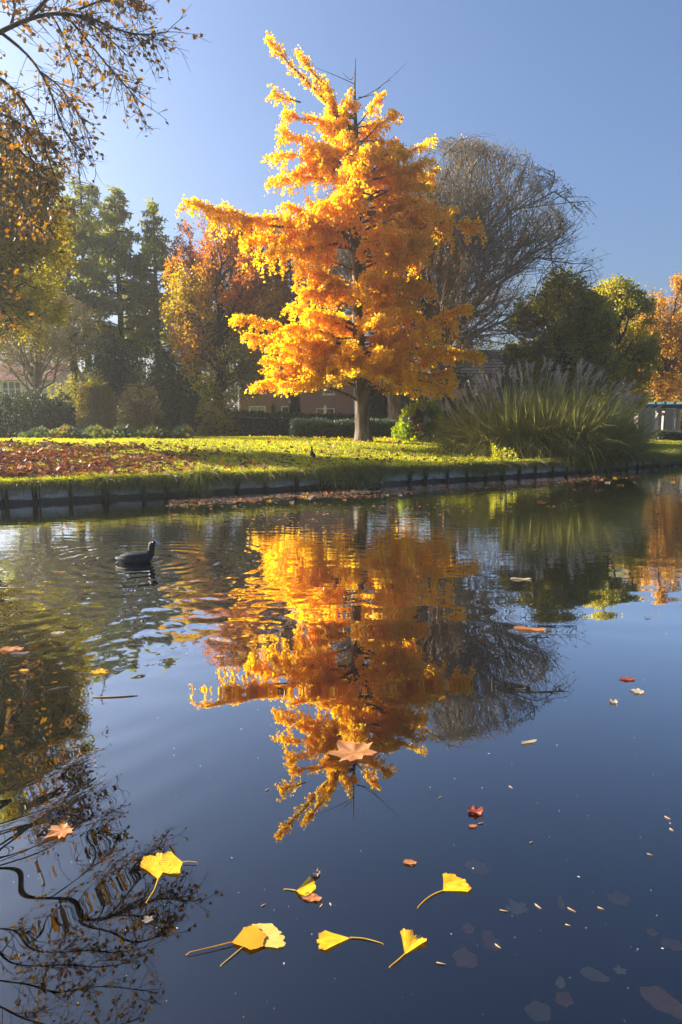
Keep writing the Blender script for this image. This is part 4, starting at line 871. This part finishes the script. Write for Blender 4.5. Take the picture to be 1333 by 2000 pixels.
# weeds standing at the bank edge
def weed(label, px, py, h, n, spread, seed):
    r = np.random.default_rng(seed); f = on_lawn(px, py); root = thing('weed', label, 'weed', f, 'weeds at the bank edge')
    P_, LPs = [], []
    for k in range(n):
        s = f + np.array((r.normal(0, spread), r.normal(0, spread * .5), -.02)); e = s + np.array((r.normal(0, .08), r.normal(0, .08), h * r.uniform(.55, 1.05))); P_.append(bez(s, (s + e) / 2 + r.normal(0, .02, 3), e, 5))
        m = 16; t = r.uniform(.15, 1, m)[:, None]; LPs.append(s + (e - s) * t + r.normal(0, .03, (m, 3)))
    V, Fq = tubes(np.array(P_), np.broadcast_to(np.linspace(.007, .003, 5), (n, 5)), 4); mk('stem', V, Fq, M['grass'], root, np.full(len(V), .5))
    leaves('foliage', M['grass'], root, np.concatenate(LPs), .06, r, LEAF_OVAL, (0, 0, 1), .3, np.full(n * 16, .6))
weed('tall bright yellow green weed in front of the grass clump', 975, 905, .48, 10, .12, 141)
weed('smaller pale weed right of the tall yellow one', 997, 902, .34, 5, .05, 142)
weed('thin pale seedheads on the lawn left of the grass clump', 872, 886, .2, 5, .12, 143)
weed('bushy dark green tuft hanging over the bank boards below the grass clump', 897, 908, .2, 12, .16, 144)

# ------------------------------------------------------------------ water birds
M['coot'] = mat('coot_plumage', [(.010, .011, .013), (.030, .032, .038)], 40, .6); M['coot_young'] = mat('young_plumage', [(.09, .07, .06), (.20, .16, .13)], 40, .7)
M['bill'] = mat('white_bill', [(.62, .58, .54), (.74, .68, .64)], 30, .5); M['eye'] = mat('red_eye', [(.25, .02, .01), (.3, .03, .02)], 30, .2); M['redbill'] = mat('red_bill', [(.5, .05, .02), (.6, .10, .03)], 30, .4); M['legs'] = mat('bird_legs', [(.25, .26, .08), (.32, .32, .1)], 30, .6)
def bird(name, label, loc, head, L, body_m, bill_m, stand=False, group='coots and moorhen'):
    """one continuous body from tail to crown; swims along +x before turning by head"""
    s = L / .36
    e = thing(name, label, 'bird', (0, 0, 0), group)
    # x, z, half width, half height of each ring; the water (or the feet) is at z = 0
    R_ = [(-.195, .055, .006, .006), (-.175, .052, .025, .016), (-.14, .050, .052, .036), (-.09, .048, .078, .058), (-.03, .045, .090, .068), (.03, .045, .090, .070), (.085, .050, .076, .064), (.118, .066, .054, .054),
          (.132, .095, .036, .040), (.134, .125, .028, .032), (.136, .152, .027, .030), (.142, .175, .031, .032), (.155, .192, .030, .028), (.172, .196, .022, .019), (.184, .194, .009, .008)]
    if stand: R_ = [(x * .72 + (.02 if z < .09 else 0), z * 1.1 + .10 + x * .45, w * .95, h) for x, z, w, h in R_]
    pts = np.array([(x, 0, z) for x, z, _, _ in R_]); T = np.gradient(pts, axis=0); T /= np.linalg.norm(T, axis=1, keepdims=True); up = np.stack([-T[:, 2], 0 * T[:, 0], T[:, 0]], 1)
    blend = np.clip((pts[:, 2] - .06) / .05, 0, 1)[:, None] if not stand else np.full((len(pts), 1), .35)
    up = up * blend + np.array((0, 0, 1.0)) * (1 - blend); n = 14; th = np.arange(n) * 2 * math.pi / n
    V = np.concatenate([p + np.outer(np.cos(th) * w, (0, 1, 0)) + np.outer(np.sin(th) * h, u) for p, u, (_, _, w, h) in zip(pts, up, R_)]); k = len(R_)
    Fq = np.array([(i * n + j, i * n + (j + 1) % n, (i + 1) * n + (j + 1) % n, (i + 1) * n + j) for i in range(k - 1) for j in range(n)])
    V = np.concatenate([V, pts[:1], pts[-1:]]); ft = np.array([(k * n, (j + 1) % n, j) for j in range(n)] + [(k * n + 1, (k - 1) * n + j, (k - 1) * n + (j + 1) % n) for j in range(n)])
    b = mk('body', V * s, [Fq, ft], body_m, e, smooth=True)
    hp = pts[-2]; dz = hp[2]
    bl = np.array([(hp[0] - .012, 0, dz + .024), (hp[0] + .008, .011, dz + .004), (hp[0] + .008, -.011, dz + .004), (hp[0] + .048, 0, dz - .016), (hp[0] + .006, .009, dz - .014), (hp[0] + .006, -.009, dz - .014), (hp[0] + .012, 0, dz + .012)])
    bl = (bl - hp) * (1.25, 1.3, 1.35) + hp; mk('bill', bl * s, np.array([(0, 1, 6), (0, 6, 2), (6, 1, 3), (6, 3, 2), (1, 4, 3), (2, 3, 5), (4, 5, 3), (1, 0, 4), (2, 5, 0), (4, 0, 5)]), bill_m, e)
    for sd in (-1, 1):
        c = np.array((hp[0] - .018, sd * .0235, dz + .006)); oc = np.array([(1, 0, 0), (-1, 0, 0), (0, 1, 0), (0, -1, 0), (0, 0, 1), (0, 0, -1)]) * .0055
        mk('eye', (c + oc) * s, np.array([(0, 2, 4), (2, 1, 4), (1, 3, 4), (3, 0, 4), (2, 0, 5), (1, 2, 5), (3, 1, 5), (0, 3, 5)]), M['eye'], e)
        if not stand:   # folded wing lying along the flank
            w = np.array([(.085, .058, .070), (.03, .088, .095), (-.05, .085, .095), (-.12, .052, .082), (-.185, .012, .072), (-.11, .068, .052), (-.03, .098, .050), (.05, .090, .048)]); w[:, 1] *= sd
            mk('wing', w * s, np.array([(0, 1, 7), (1, 6, 7), (1, 2, 6), (2, 5, 6), (2, 3, 5), (3, 4, 5)]), body_m, e, smooth=True)
        else:
            fw = np.array([(.0, sd * .03, .10), (.0, sd * .03, .05), (.005, sd * .03, .004)])
            V2, F2 = tubes(fw[None], np.array([[.009, .006, .006]]), 5); lg = mk('leg', V2 * s, F2, M['legs'], e)
            tv = MB()
            for a in (-.5, 0, .5): V3, F3 = tubes(np.array([[(.005, sd * .03, .004), (.05 * math.cos(a), sd * .03 + .05 * math.sin(a), .003)]]), np.array([[.004, .002]]), 4); tv.add(V3, F3)
            tv.build('toes', M['legs'], lg) if False else put_under(tv.build('foot', M['legs']), lg)
            ws = np.array([(.06, .072, .15), (-.02, .087, .12), (-.10, .07, .075), (-.10, .071, .068), (-.02, .089, .108), (.06, .074, .14)]); ws[:, 1] *= sd
            mk('flank_stripe', ws * s, np.array([(0, 1, 4, 5), (1, 2, 3, 4)]), M['bill'], e)
    if not stand: mk('under_tail', np.array([(-.19, -.008, .045), (-.19, .008, .045), (-.165, .022, .028), (-.165, -.022, .028), (-.15, 0, .02)]) * s, [np.array([(0, 1, 2, 3)]), np.array([(3, 2, 4)])], M['bill'], e)
    e.location = tuple(loc); e.rotation_euler = (0, 0, head)
    return e
c = gnd(268, 1098); bird('coot', 'dark grey coot with white bill swimming with ripples around it', (c[0], c[1], -.012), .08, .345, M['coot'], M['bill'])
c = gnd(732, 957); bird('coot', 'dark coot among drifting leaves near the far bank', (c[0], c[1], -.012), .1, .27, M['coot'], M['bill'])
c = gnd(703, 954); bird('coot', 'small brownish pale faced young coot behind the dark one near the far bank', (c[0], c[1], -.012), -.9, .20, M['coot_young'], M['bill'])
c = on_lawn(612, 899); bird('moorhen', 'small dark moorhen standing upright on the sunlit grass', (c[0], c[1], c[2] + .01), 2.0, .27, M['coot'], M['redbill'], True)

# ------------------------------------------------------------------ leaves on and in the water
def floatmat(name, cols, scale=30, rough=.5, trans=.25):
    m, t, out = nodes(name); p = N(t, 'ShaderNodeBsdfPrincipled'); p.inputs['Roughness'].default_value = rough; p.inputs['Specular IOR Level'].default_value = .25
    tc = N(t, 'ShaderNodeTexCoord'); nz = N(t, 'ShaderNodeTexNoise'); nz.inputs['Scale'].default_value = scale; nz.inputs['Detail'].default_value = 5
    t.links.new(tc.outputs['Object'], nz.inputs['Vector'])
    a = N(t, 'ShaderNodeAttribute', attribute_name='tint'); ad = N(t, 'ShaderNodeMath', operation='MULTIPLY_ADD'); t.links.new(nz.outputs[0], ad.inputs[0]); ad.inputs[1].default_value = .8; t.links.new(a.outputs['Fac'], ad.inputs[2])
    cr = ramp(t, [(.15 + .7 * i / max(1, len(cols) - 1), *c) for i, c in enumerate(cols)], ad.outputs[0]); t.links.new(cr, p.inputs['Base Color'])
    tr = N(t, 'ShaderNodeBsdfTranslucent'); t.links.new(cr, tr.inputs[0]); mx = N(t, 'ShaderNodeMixShader'); mx.inputs[0].default_value = trans
    t.links.new(p.outputs[0], mx.inputs[1]); t.links.new(tr.outputs[0], mx.inputs[2]); t.links.new(mx.outputs[0], out.inputs[0]); return m
M['fan_gold'] = floatmat('fan_gold', [(.50, .22, .02), (.80, .43, .015), (.86, .54, .02), (.88, .62, .08)], 45); M['fan_pale'] = floatmat('fan_pale', [(.62, .42, .08), (.72, .54, .18)]); M['fan_orange'] = floatmat('fan_orange', [(.62, .26, .012), (.74, .36, .02)])
M['pink'] = floatmat('pink_leaf', [(.28, .09, .03), (.46, .19, .07), (.54, .28, .13)], 60); M['redleaf'] = floatmat('red_leaf', [(.10, .02, .02), (.28, .06, .04), (.42, .14, .08)], 70); M['rust'] = floatmat('rust_leaf', [(.22, .07, .03), (.42, .16, .06), (.54, .26, .10)], 60)
M['palebrown'] = floatmat('pale_brown_leaf', [(.34, .26, .17), (.48, .40, .28)]); M['greyleaf'] = floatmat('grey_leaf', [(.14, .11, .10), (.24, .19, .17)]); M['yellowleaf'] = floatmat('yellow_leaf', [(.60, .28, .02), (.72, .42, .03)]); M['sunk'] = floatmat('sunken_leaf', [(.42, .17, .06), (.62, .32, .12)], 22); M['sunk_pale'] = floatmat('sunken_pale_leaf', [(.40, .34, .20), (.55, .47, .28)], 12)
G_FAN = 'fallen ginkgo leaves afloat in the foreground'
def fan_leaf(label, J, Lp, Ap, Rp, stem, m, z=.004, curl=.010, seed=0):
    """pixel points: joint of stalk and blade, left corner, middle of the outer edge, right corner; stem: pixel points of the stalk"""
    r = np.random.default_rng(seed); j, l, a, rr = (gnd(*q)[:2] for q in (J, Lp, Ap, Rp)); nc, nr = 33, 9
    root = thing('ginkgo_leaf', label, 'leaf', (j[0], j[1], z), G_FAN)
    po = [(math.atan2(*(q - j)[::-1]), float(np.linalg.norm(q - j))) for q in (l, a, rr)]
    an = np.unwrap([p[0] for p in po]); lag = lambda v: (lambda t: v[0] * (2 * t - 1) * (t - 1) + v[1] * 4 * t * (1 - t) + v[2] * t * (2 * t - 1)); ang, rad = lag(an), lag([p[1] for p in po])
    V, T = [], []
    for i in range(nc):
        t = i / (nc - 1); e = j + rad(t) * np.array((math.cos(ang(t)), math.sin(ang(t))))
        wav = 1 + .035 * math.sin(t * 23 + seed) + .02 * math.sin(t * 51) - .14 * math.exp(-((t - .5) / .025) ** 2) * (seed % 2) - .12 * abs(2 * t - 1) ** 6
        for k in range(nr):
            s = k / (nr - 1); sd = (t - .5) * 2; p = j + (e - j) * s * (wav if k == nr - 1 else 1)
            ctr = j + (a - j) * s; pinch = .2 * (1 - s) * s * 1.6; p = p * (1 - pinch * abs(sd)) + ctr * pinch * abs(sd)
            V.append((p[0], p[1], z + curl * (sd * sd * s * (1.2 + .8 * math.sin(seed * 2.1)) + .35 * s * math.sin(t * 9 + seed) * s) + .0006 * math.sin(i * 2.9) * s)); T.append(.26 * math.sin(i * 2.9) + .1 * (1 - s) - .45 * (k == nr - 1 and r.random() < .4) + .1 * r.normal())
    q = np.array([(i * nr + k, i * nr + k + 1, (i + 1) * nr + k + 1, (i + 1) * nr + k) for i in range(nc - 1) for k in range(nr - 1)])
    b = mk('blade', V, q, m, root, T, smooth=True)
    sp = np.array([gnd(*p) for p in stem]); sp[:, 2] = z + .001; tt = np.linspace(0, 1, len(sp)); t9 = np.linspace(0, 1, 17); sp = np.stack([np.interp(t9, tt, sp[:, k]) for k in range(3)], 1)
    for _ in range(9): sp[1:-1] = (sp[:-2] + 2 * sp[1:-1] + sp[2:]) / 4
    sp[-1, 2] = .0005; V2, F2 = tubes(sp[None], np.r_[np.linspace(.0015, .0009, 16), .0012][None], 6); mk('stalk', V2, F2, m, root, np.full(len(V2), .2), smooth=True)
fan_leaf('crumpled golden ginkgo leaf, its stalk pointing down, leftmost of the floating ones', (309, 1718), (274, 1697), (303, 1668), (334, 1690), [(309, 1718), (303, 1738), (286, 1764)], M['fan_gold'], .0015, .0022, 1)
fan_leaf('golden ginkgo leaf lying on the leftmost one, its stalk pointing right', (357, 1687), (353, 1711), (312, 1690), (333, 1662), [(357, 1687), (370, 1686), (388, 1688)], M['fan_gold'], .0045, .0022, 2)
fan_leaf('yellow ginkgo leaf lying against a small red leaf in mid water', (578, 1741), (583, 1752), (617, 1732), (606, 1716), [(578, 1741), (568, 1739), (555, 1738)], M['fan_gold'], .0015, .004, 4)
fan_leaf('broad yellow ginkgo leaf with long curved stalk, rightmost of the floating ones', (866, 1741), (864, 1708), (897, 1713), (921, 1746), [(866, 1741), (845, 1748), (827, 1762), (816, 1774)], M['fan_gold'], .0015, .0022, 6)
fan_leaf('pale cream ginkgo leaf partly under an orange one', (479, 1848), (548, 1856), (553, 1825), (493, 1804), [(479, 1848), (455, 1868), (431, 1888)], M['fan_pale'], .0015, .0022, 3)
fan_leaf('orange ginkgo leaf with long stalk overlapping a pale one', (453, 1845), (490, 1861), (518, 1834), (478, 1811), [(453, 1845), (420, 1853), (364, 1866)], M['fan_orange'], .005, .0022, 8)
fan_leaf('golden ginkgo leaf with long stalk pointing right, lowest middle of the floating ones', (684, 1833), (630, 1818), (621, 1842), (633, 1862), [(684, 1833), (712, 1834), (750, 1845)], M['fan_gold'], .0015, .0022, 10)
fan_leaf('folded golden ginkgo leaf with upturned edge and short stalk at lower right', (791, 1865), (780, 1817), (811, 1823), (838, 1842), [(791, 1865), (778, 1877), (761, 1890)], M['fan_gold'], .0015, .009, 5)

_mr = [(-90, .30), (-72, .24), (-50, .40), (-38, .34), (-22, .46), (-8, .30), (4, .36), (18, .56), (28, .46), (38, .52), (52, .32), (62, .38), (72, .46), (80, .52), (90, .64)]
MAPLE = [(r_ * math.cos(math.radians(a_)), r_ * math.sin(math.radians(a_))) for a_, r_ in _mr] + [(-r_ * math.cos(math.radians(a_)), r_ * math.sin(math.radians(a_))) for a_, r_ in _mr[-2:0:-1]]
OVAL = [(.5 * math.cos(a) * (1 + .05 * math.sin(4 * a)), .29 * math.sin(a) * (1 + .14 * math.cos(3 * a) + .07 * math.sin(7 * a))) for a in np.linspace(0, 2 * math.pi, 30, endpoint=False)]
ROUND = [(.5 * math.cos(a) * (1 + .09 * math.sin(3 * a + 1)), .44 * math.sin(a) * (1 + .12 * math.cos(5 * a))) for a in np.linspace(0, 2 * math.pi, 30, endpoint=False)]
LANCE = [(.5 * math.cos(a), .15 * math.sin(a) * (1 - .25 * math.cos(a))) for a in np.linspace(0, 2 * math.pi, 16, endpoint=False)]
def flat_leaf(name, label, px, py, w_px, outline, m, rot=0, z=.003, group=None, seed=0, curl=.01, cat='leaf'):
    r = np.random.default_rng(seed + int(px)); c = gnd(px, py, z); w = w_px / F * (c[1] * math.cos(PITCH) + (CAMZ - c[2]) * math.sin(PITCH)); o2 = np.array(outline) * w; co, si = math.cos(rot), math.sin(rot)
    o2 = np.stack([o2[:, 0] * co - o2[:, 1] * si, o2[:, 0] * si + o2[:, 1] * co], 1); n = len(o2)
    V = [(0, 0, 0)]; 
    for f_ in (.55, 1.0):
        for k in range(n): V.append((o2[k, 0] * f_, o2[k, 1] * f_, w * curl * 8 * f_ * f_ * (.5 + .5 * math.sin(k * 1.3 + seed)) * r.uniform(.5, 1)))
    ft = np.array([(0, 1 + k, 1 + (k + 1) % n) for k in range(n)]); fq = np.array([(1 + k, 1 + n + k, 1 + n + (k + 1) % n, 1 + (k + 1) % n) for k in range(n)])
    o = mk(name, V, [ft, fq], m, None, np.r_[.1, np.full(n, .15), r.uniform(-.1, .25, n)], smooth=True); o.location = tuple(c)
    return tag(o, label, cat, group)
fl = flat_leaf
fl('maple_leaf', 'large pale orange lobed leaf floating on the reflected tree top', 692, 1472, 102, MAPLE, M['pink'], .5)
fl('maple_leaf', 'pale pink lobed leaf lying in the branch reflection at left', 122, 1622, 56, MAPLE, M['pink'], 2.4)
fl('floating_leaf', 'deep red curled leaf with small stalk right of the reflected tree top', 929, 1585, 31, ROUND, M['redleaf'], .3, curl=.03)
fl('floating_leaf', 'tiny rust leaf just below the deep red curled one', 924, 1613, 17, OVAL, M['rust'], .2)
fl('floating_leaf', 'small bright red leaf alone above the broad yellow ginkgo leaf', 801, 1684, 26, OVAL, M['rust'], -.2)
fl('floating_leaf', 'rust red leaf under the yellow ginkgo leaf in mid water', 609, 1753, 40, OVAL, M['rust'], -.3, .002)
fl('floating_leaf', 'grey brown curled leaf above the yellow and red pair', 619, 1706, 24, OVAL, M['greyleaf'], 1.2, curl=.03)
fl('floating_leaf', 'dark red leaf on the blue reflected sky at right', 1226, 1326, 30, OVAL, M['redleaf'], -.1)
fl('maple_leaf', 'pale cream lobed leaf below the dark red one at right', 1249, 1351, 30, MAPLE, M['palebrown'], 1.0)
fl('floating_leaf', 'cream curled leaf left of the pale lobed one at right', 1198, 1371, 17, ROUND, M['palebrown'], .4, curl=.04)
fl('floating_leaf', 'slim pale leaf on the blue reflected sky right of centre', 1034, 1449, 36, LANCE, M['palebrown'], .35)
fl('floating_leaf', 'long rusty leaf in the reflection of the bare tree', 1036, 1229, 64, LANCE, M['rust'], -.25)
fl('floating_leaf', 'brownish leaf in the reflection of the olive tree at right', 1018, 1131, 42, LANCE, M['palebrown'], -.1)
fl('floating_leaf', 'pinkish leaf at the left edge below the coot', 22, 1268, 46, OVAL, M['pink'], .1)
fl('floating_leaf', 'grey leaf touching the pinkish one at the left edge', 40, 1276, 36, LANCE, M['greyleaf'], .2)
fl('maple_leaf', 'small bright yellow lobed leaf in the wake below the coot', 194, 1313, 36, MAPLE, M['yellowleaf'], .2)
fl('floating_leaf', 'tiny yellow leaf near the left edge beside a white speck', 47, 1309, 18, OVAL, M['yellowleaf'], 0)
fl('floating_leaf', 'brown leaf in the wake between coot and left edge', 113, 1236, 26, OVAL, M['palebrown'], .2)
fl('floating_leaf', 'small orange leaf on the water left of the coot', 118, 1117, 22, LANCE, M['rust'], .05)
fl('floating_leaf', 'small yellow leaf afloat in the golden reflection', 725, 1250, 14, OVAL, M['yellowleaf'], .3)
fl('floating_leaf', 'small dark slim leaf on the reflected sky near the right edge', 1267, 1207, 18, LANCE, M['greyleaf'], 0)
fl('floating_leaf', 'faded greyish leaf scrap below the leftmost ginkgo leaf', 290, 1797, 24, MAPLE, M['greyleaf'], .7)
# sunken leaves
SUNK = [(908, 1872, 52, ROUND, 'sunk', .09, 'round brown leaf sunk just right of the folded ginkgo leaf'), (1012, 1776, 46, MAPLE, 'sunk_pale', .07, 'pale greyish lobed leaf sunk among floating needles'), (916, 1815, 26, ROUND, 'sunk', .10, 'small round brown leaf sunk above the larger round one'),
        (1212, 1897, 27, MAPLE, 'sunk_pale', .04, 'small tan lobed leaf sunk near the lower right'), (1095, 1919, 30, OVAL, 'sunk_pale', .06, 'small tan oval leaf sunk at the bottom right of centre'), (1162, 1905, 54, OVAL, 'sunk_pale', .10, 'olive oval leaf sunk left of the small tan lobed one'),
        (1102, 1952, 38, ROUND, 'sunk', .09, 'brown leaf sunk below the small tan oval one'), (1298, 1958, 92, OVAL, 'sunk', .05, 'long reddish oval leaf sunk in the bottom right corner'), (1052, 1976, 52, ROUND, 'sunk_pale', .12, 'dim olive leaf sunk at the bottom edge'),
        (958, 1838, 56, OVAL, 'sunk', .14, 'dim red brown leaf sunk right of the round brown one'), (1208, 1755, 44, ROUND, 'sunk', .14, 'dim reddish leaf sunk at right between floating needles'), (1096, 1763, 46, LANCE, 'sunk', .13, 'slim dim reddish leaf sunk right of the pale lobed one'),
        (1318, 1846, 52, OVAL, 'sunk', .12, 'dim brown leaf sunk at the right edge'), (1274, 1821, 22, ROUND, 'sunk', .08, 'small brown leaf sunk near the right edge'), (930, 1693, 46, ROUND, 'sunk', .16, 'faint reddish leaf sunk above the broad yellow ginkgo leaf')]
for k, (x, y, w, ol, m, dp, lb) in enumerate(SUNK):
    fl('sunken_leaf', lb, x, y, w, ol, M[m], k * 1.3 % 3 - 1, -dp, 'leaves sunk below the surface', k, .004)
# straw-like needles and twigs
M['straw'] = mat('straw', [(.42, .24, .12), (.58, .38, .22)], 20, .6)
def straw(x, y, l, a, lb, name='needle', r=.0016):
    c = gnd(x, y, .002); w = l / F * (c[1] + .15); k = 5; t = np.linspace(-.5, .5, k); P_ = np.stack([t * w * math.cos(a) - .12 * w * (t * t) * math.sin(a), t * w * math.sin(a) + .12 * w * (t * t), np.full(k, 0.0)], 1)
    V, Fq = tubes(P_[None], np.array([[.5, 1, 1, .9, .3]]) * r, 5); o = mk(name, V, Fq, M['straw'], smooth=True); o.location = tuple(c); tag(o, lb, name, 'tan needles and twigs afloat')
for x, y, l, a in [(985, 1779, 17, -.3), (1051, 1770, 16, -1.0), (1117, 1777, 18, -.8), (973, 1848, 15, -.9), (862, 1882, 19, -.3), (1110, 1807, 11, -.5), (1174, 1774, 13, -.6), (1304, 1597, 13, -1.0), (1270, 1669, 11, -.6), (1312, 1620, 9, -1.1),
                   (628, 1769, 11, 1.1), (646, 1766, 8, -1.2), (515, 1768, 11, .7), (940, 1608, 12, .2), (998, 1537, 10, -1.0), (523, 1542, 11, .9), (860, 1557, 9, .8), (1038, 1645, 9, .6)]:
    straw(x, y, l, a, 'short tan needle floating on the dark water')
straw(118, 1344, 40, .5, 'thin pale twig floating left of the yellow lobed leaf', 'twig', .004); straw(226, 1361, 84, .12, 'long broken twig floating below the yellow lobed leaf', 'twig', .004)

# drift of leaves along the far bank: single bright ones, then the fine scum
rng = np.random.default_rng(151); M['drift'] = leafmat('drift_leaf', [(.10, .08, .06), (.24, .17, .11), (.34, .21, .12), (.42, .16, .07)], .2)
dm = [M['rust'], M['rust'], M['palebrown'], M['yellowleaf'], M['redleaf']]
for k in range(64):
    x = rng.uniform(440, 1330); y0 = np.interp(x, [0, 222, 530, 850, 1060, 1290], [990, 980, 963, 948, 934, 914]); y = y0 + abs(rng.normal(0, 12)) + 2 + 9 * (x > 900)
    fl('drifting_leaf', 'small brown or orange leaf drifting on the water near the far bank', x, y, rng.uniform(7, 13), [OVAL, MAPLE, ROUND][k % 3], dm[rng.integers(5)], rng.uniform(0, 6), .003, 'leaves drifting near the far bank', k, .03)
for x, y in [(142, 972), (260, 968), (340, 1005), (180, 1036)]:
    fl('drifting_leaf', 'small orange leaf on the water below the bare boards at left', x, y, 11, OVAL, M['rust'], .3, .003, 'leaves by the left boards', 3, .03)
n = 5200; x = rng.uniform(330, 1420, n); y0 = np.interp(x, [222, 530, 850, 1060, 1290, 1420], [980, 963, 948, 934, 914, 906]); band = rng.random(n)
y = y0 + 1 + np.where(band < .55, np.abs(rng.normal(3, 5, n)), np.where(band < .85, 10 + rng.normal(0, 1.6, n) + 3 * np.sin(x * .02), rng.uniform(4, 60, n) ** 1.0))
keep = rng.random(n) < (.35 + .65 * (np.sin(x * .017 + 1) * np.sin(y * .35) > -.2)); pp = np.array([gnd(a, b, .004) for a, b in zip(x[keep], y[keep])]); n = len(pp)
pp[:, 2] = rng.uniform(.002, .006, n); ya = rng.normal(size=(n, 3)) * (1, .8, .04); ya /= np.linalg.norm(ya, axis=1, keepdims=True); za = np.stack([rng.normal(0, .08, n), rng.normal(0, .08, n), np.ones(n)], 1); xa = np.cross(ya, za); xa /= np.linalg.norm(xa, axis=1, keepdims=True)
V, Fx = scatter(LEAF_OVAL, pp, np.stack([xa, ya, np.cross(xa, ya)], 2), rng.uniform(.02, .075, n)); o = mk('floating_debris', V, Fx, M['drift'], None, np.repeat(rng.random(n), 4)); tag(o, 'streaks of small drifting leaf debris along the far bank', 'debris', kind='stuff')
n = 420; x = rng.uniform(0, 1333, n); y = 1000 + 1000 * rng.random(n) ** 1.3; pp = np.array([gnd(a, b, .002) for a, b in zip(x, y)]); d = np.hypot(pp[:, 1], 1.2)
za = np.tile((0, 0, 1.0), (n, 1)); ya = np.stack([np.cos(x), np.sin(x), 0 * x], 1); V, Fx = scatter(LEAF_OVAL, pp, np.stack([np.cross(ya, za), ya, za], 2), rng.gamma(1.3, 1.1, n) / F * d)
o = mk('floating_specks', V, Fx, mat('speck', [(.3, .28, .26), (.5, .48, .45)], 5), None, np.full(len(V), .5)); tag(o, 'tiny pale specks of pollen and dust on the water surface', 'specks', kind='stuff')

# ------------------------------------------------------------------ hazy autumn air
def haze():
    m, t, out = nodes('haze'); v = N(t, 'ShaderNodeVolumePrincipled'); v.inputs['Color'].default_value = (.96, .95, .92, 1); v.inputs['Density'].default_value = HAZE; v.inputs['Anisotropy'].default_value = .35
    t.links.new(v.outputs[0], out.inputs['Volume']); o = MB().box((-310, -210, -1.9), (310, 360, 17.5)).build('haze', m); tag(o, 'thin pale haze in the air over the park and pond', 'haze', kind='stuff')
HAZE = 0.0012
haze()
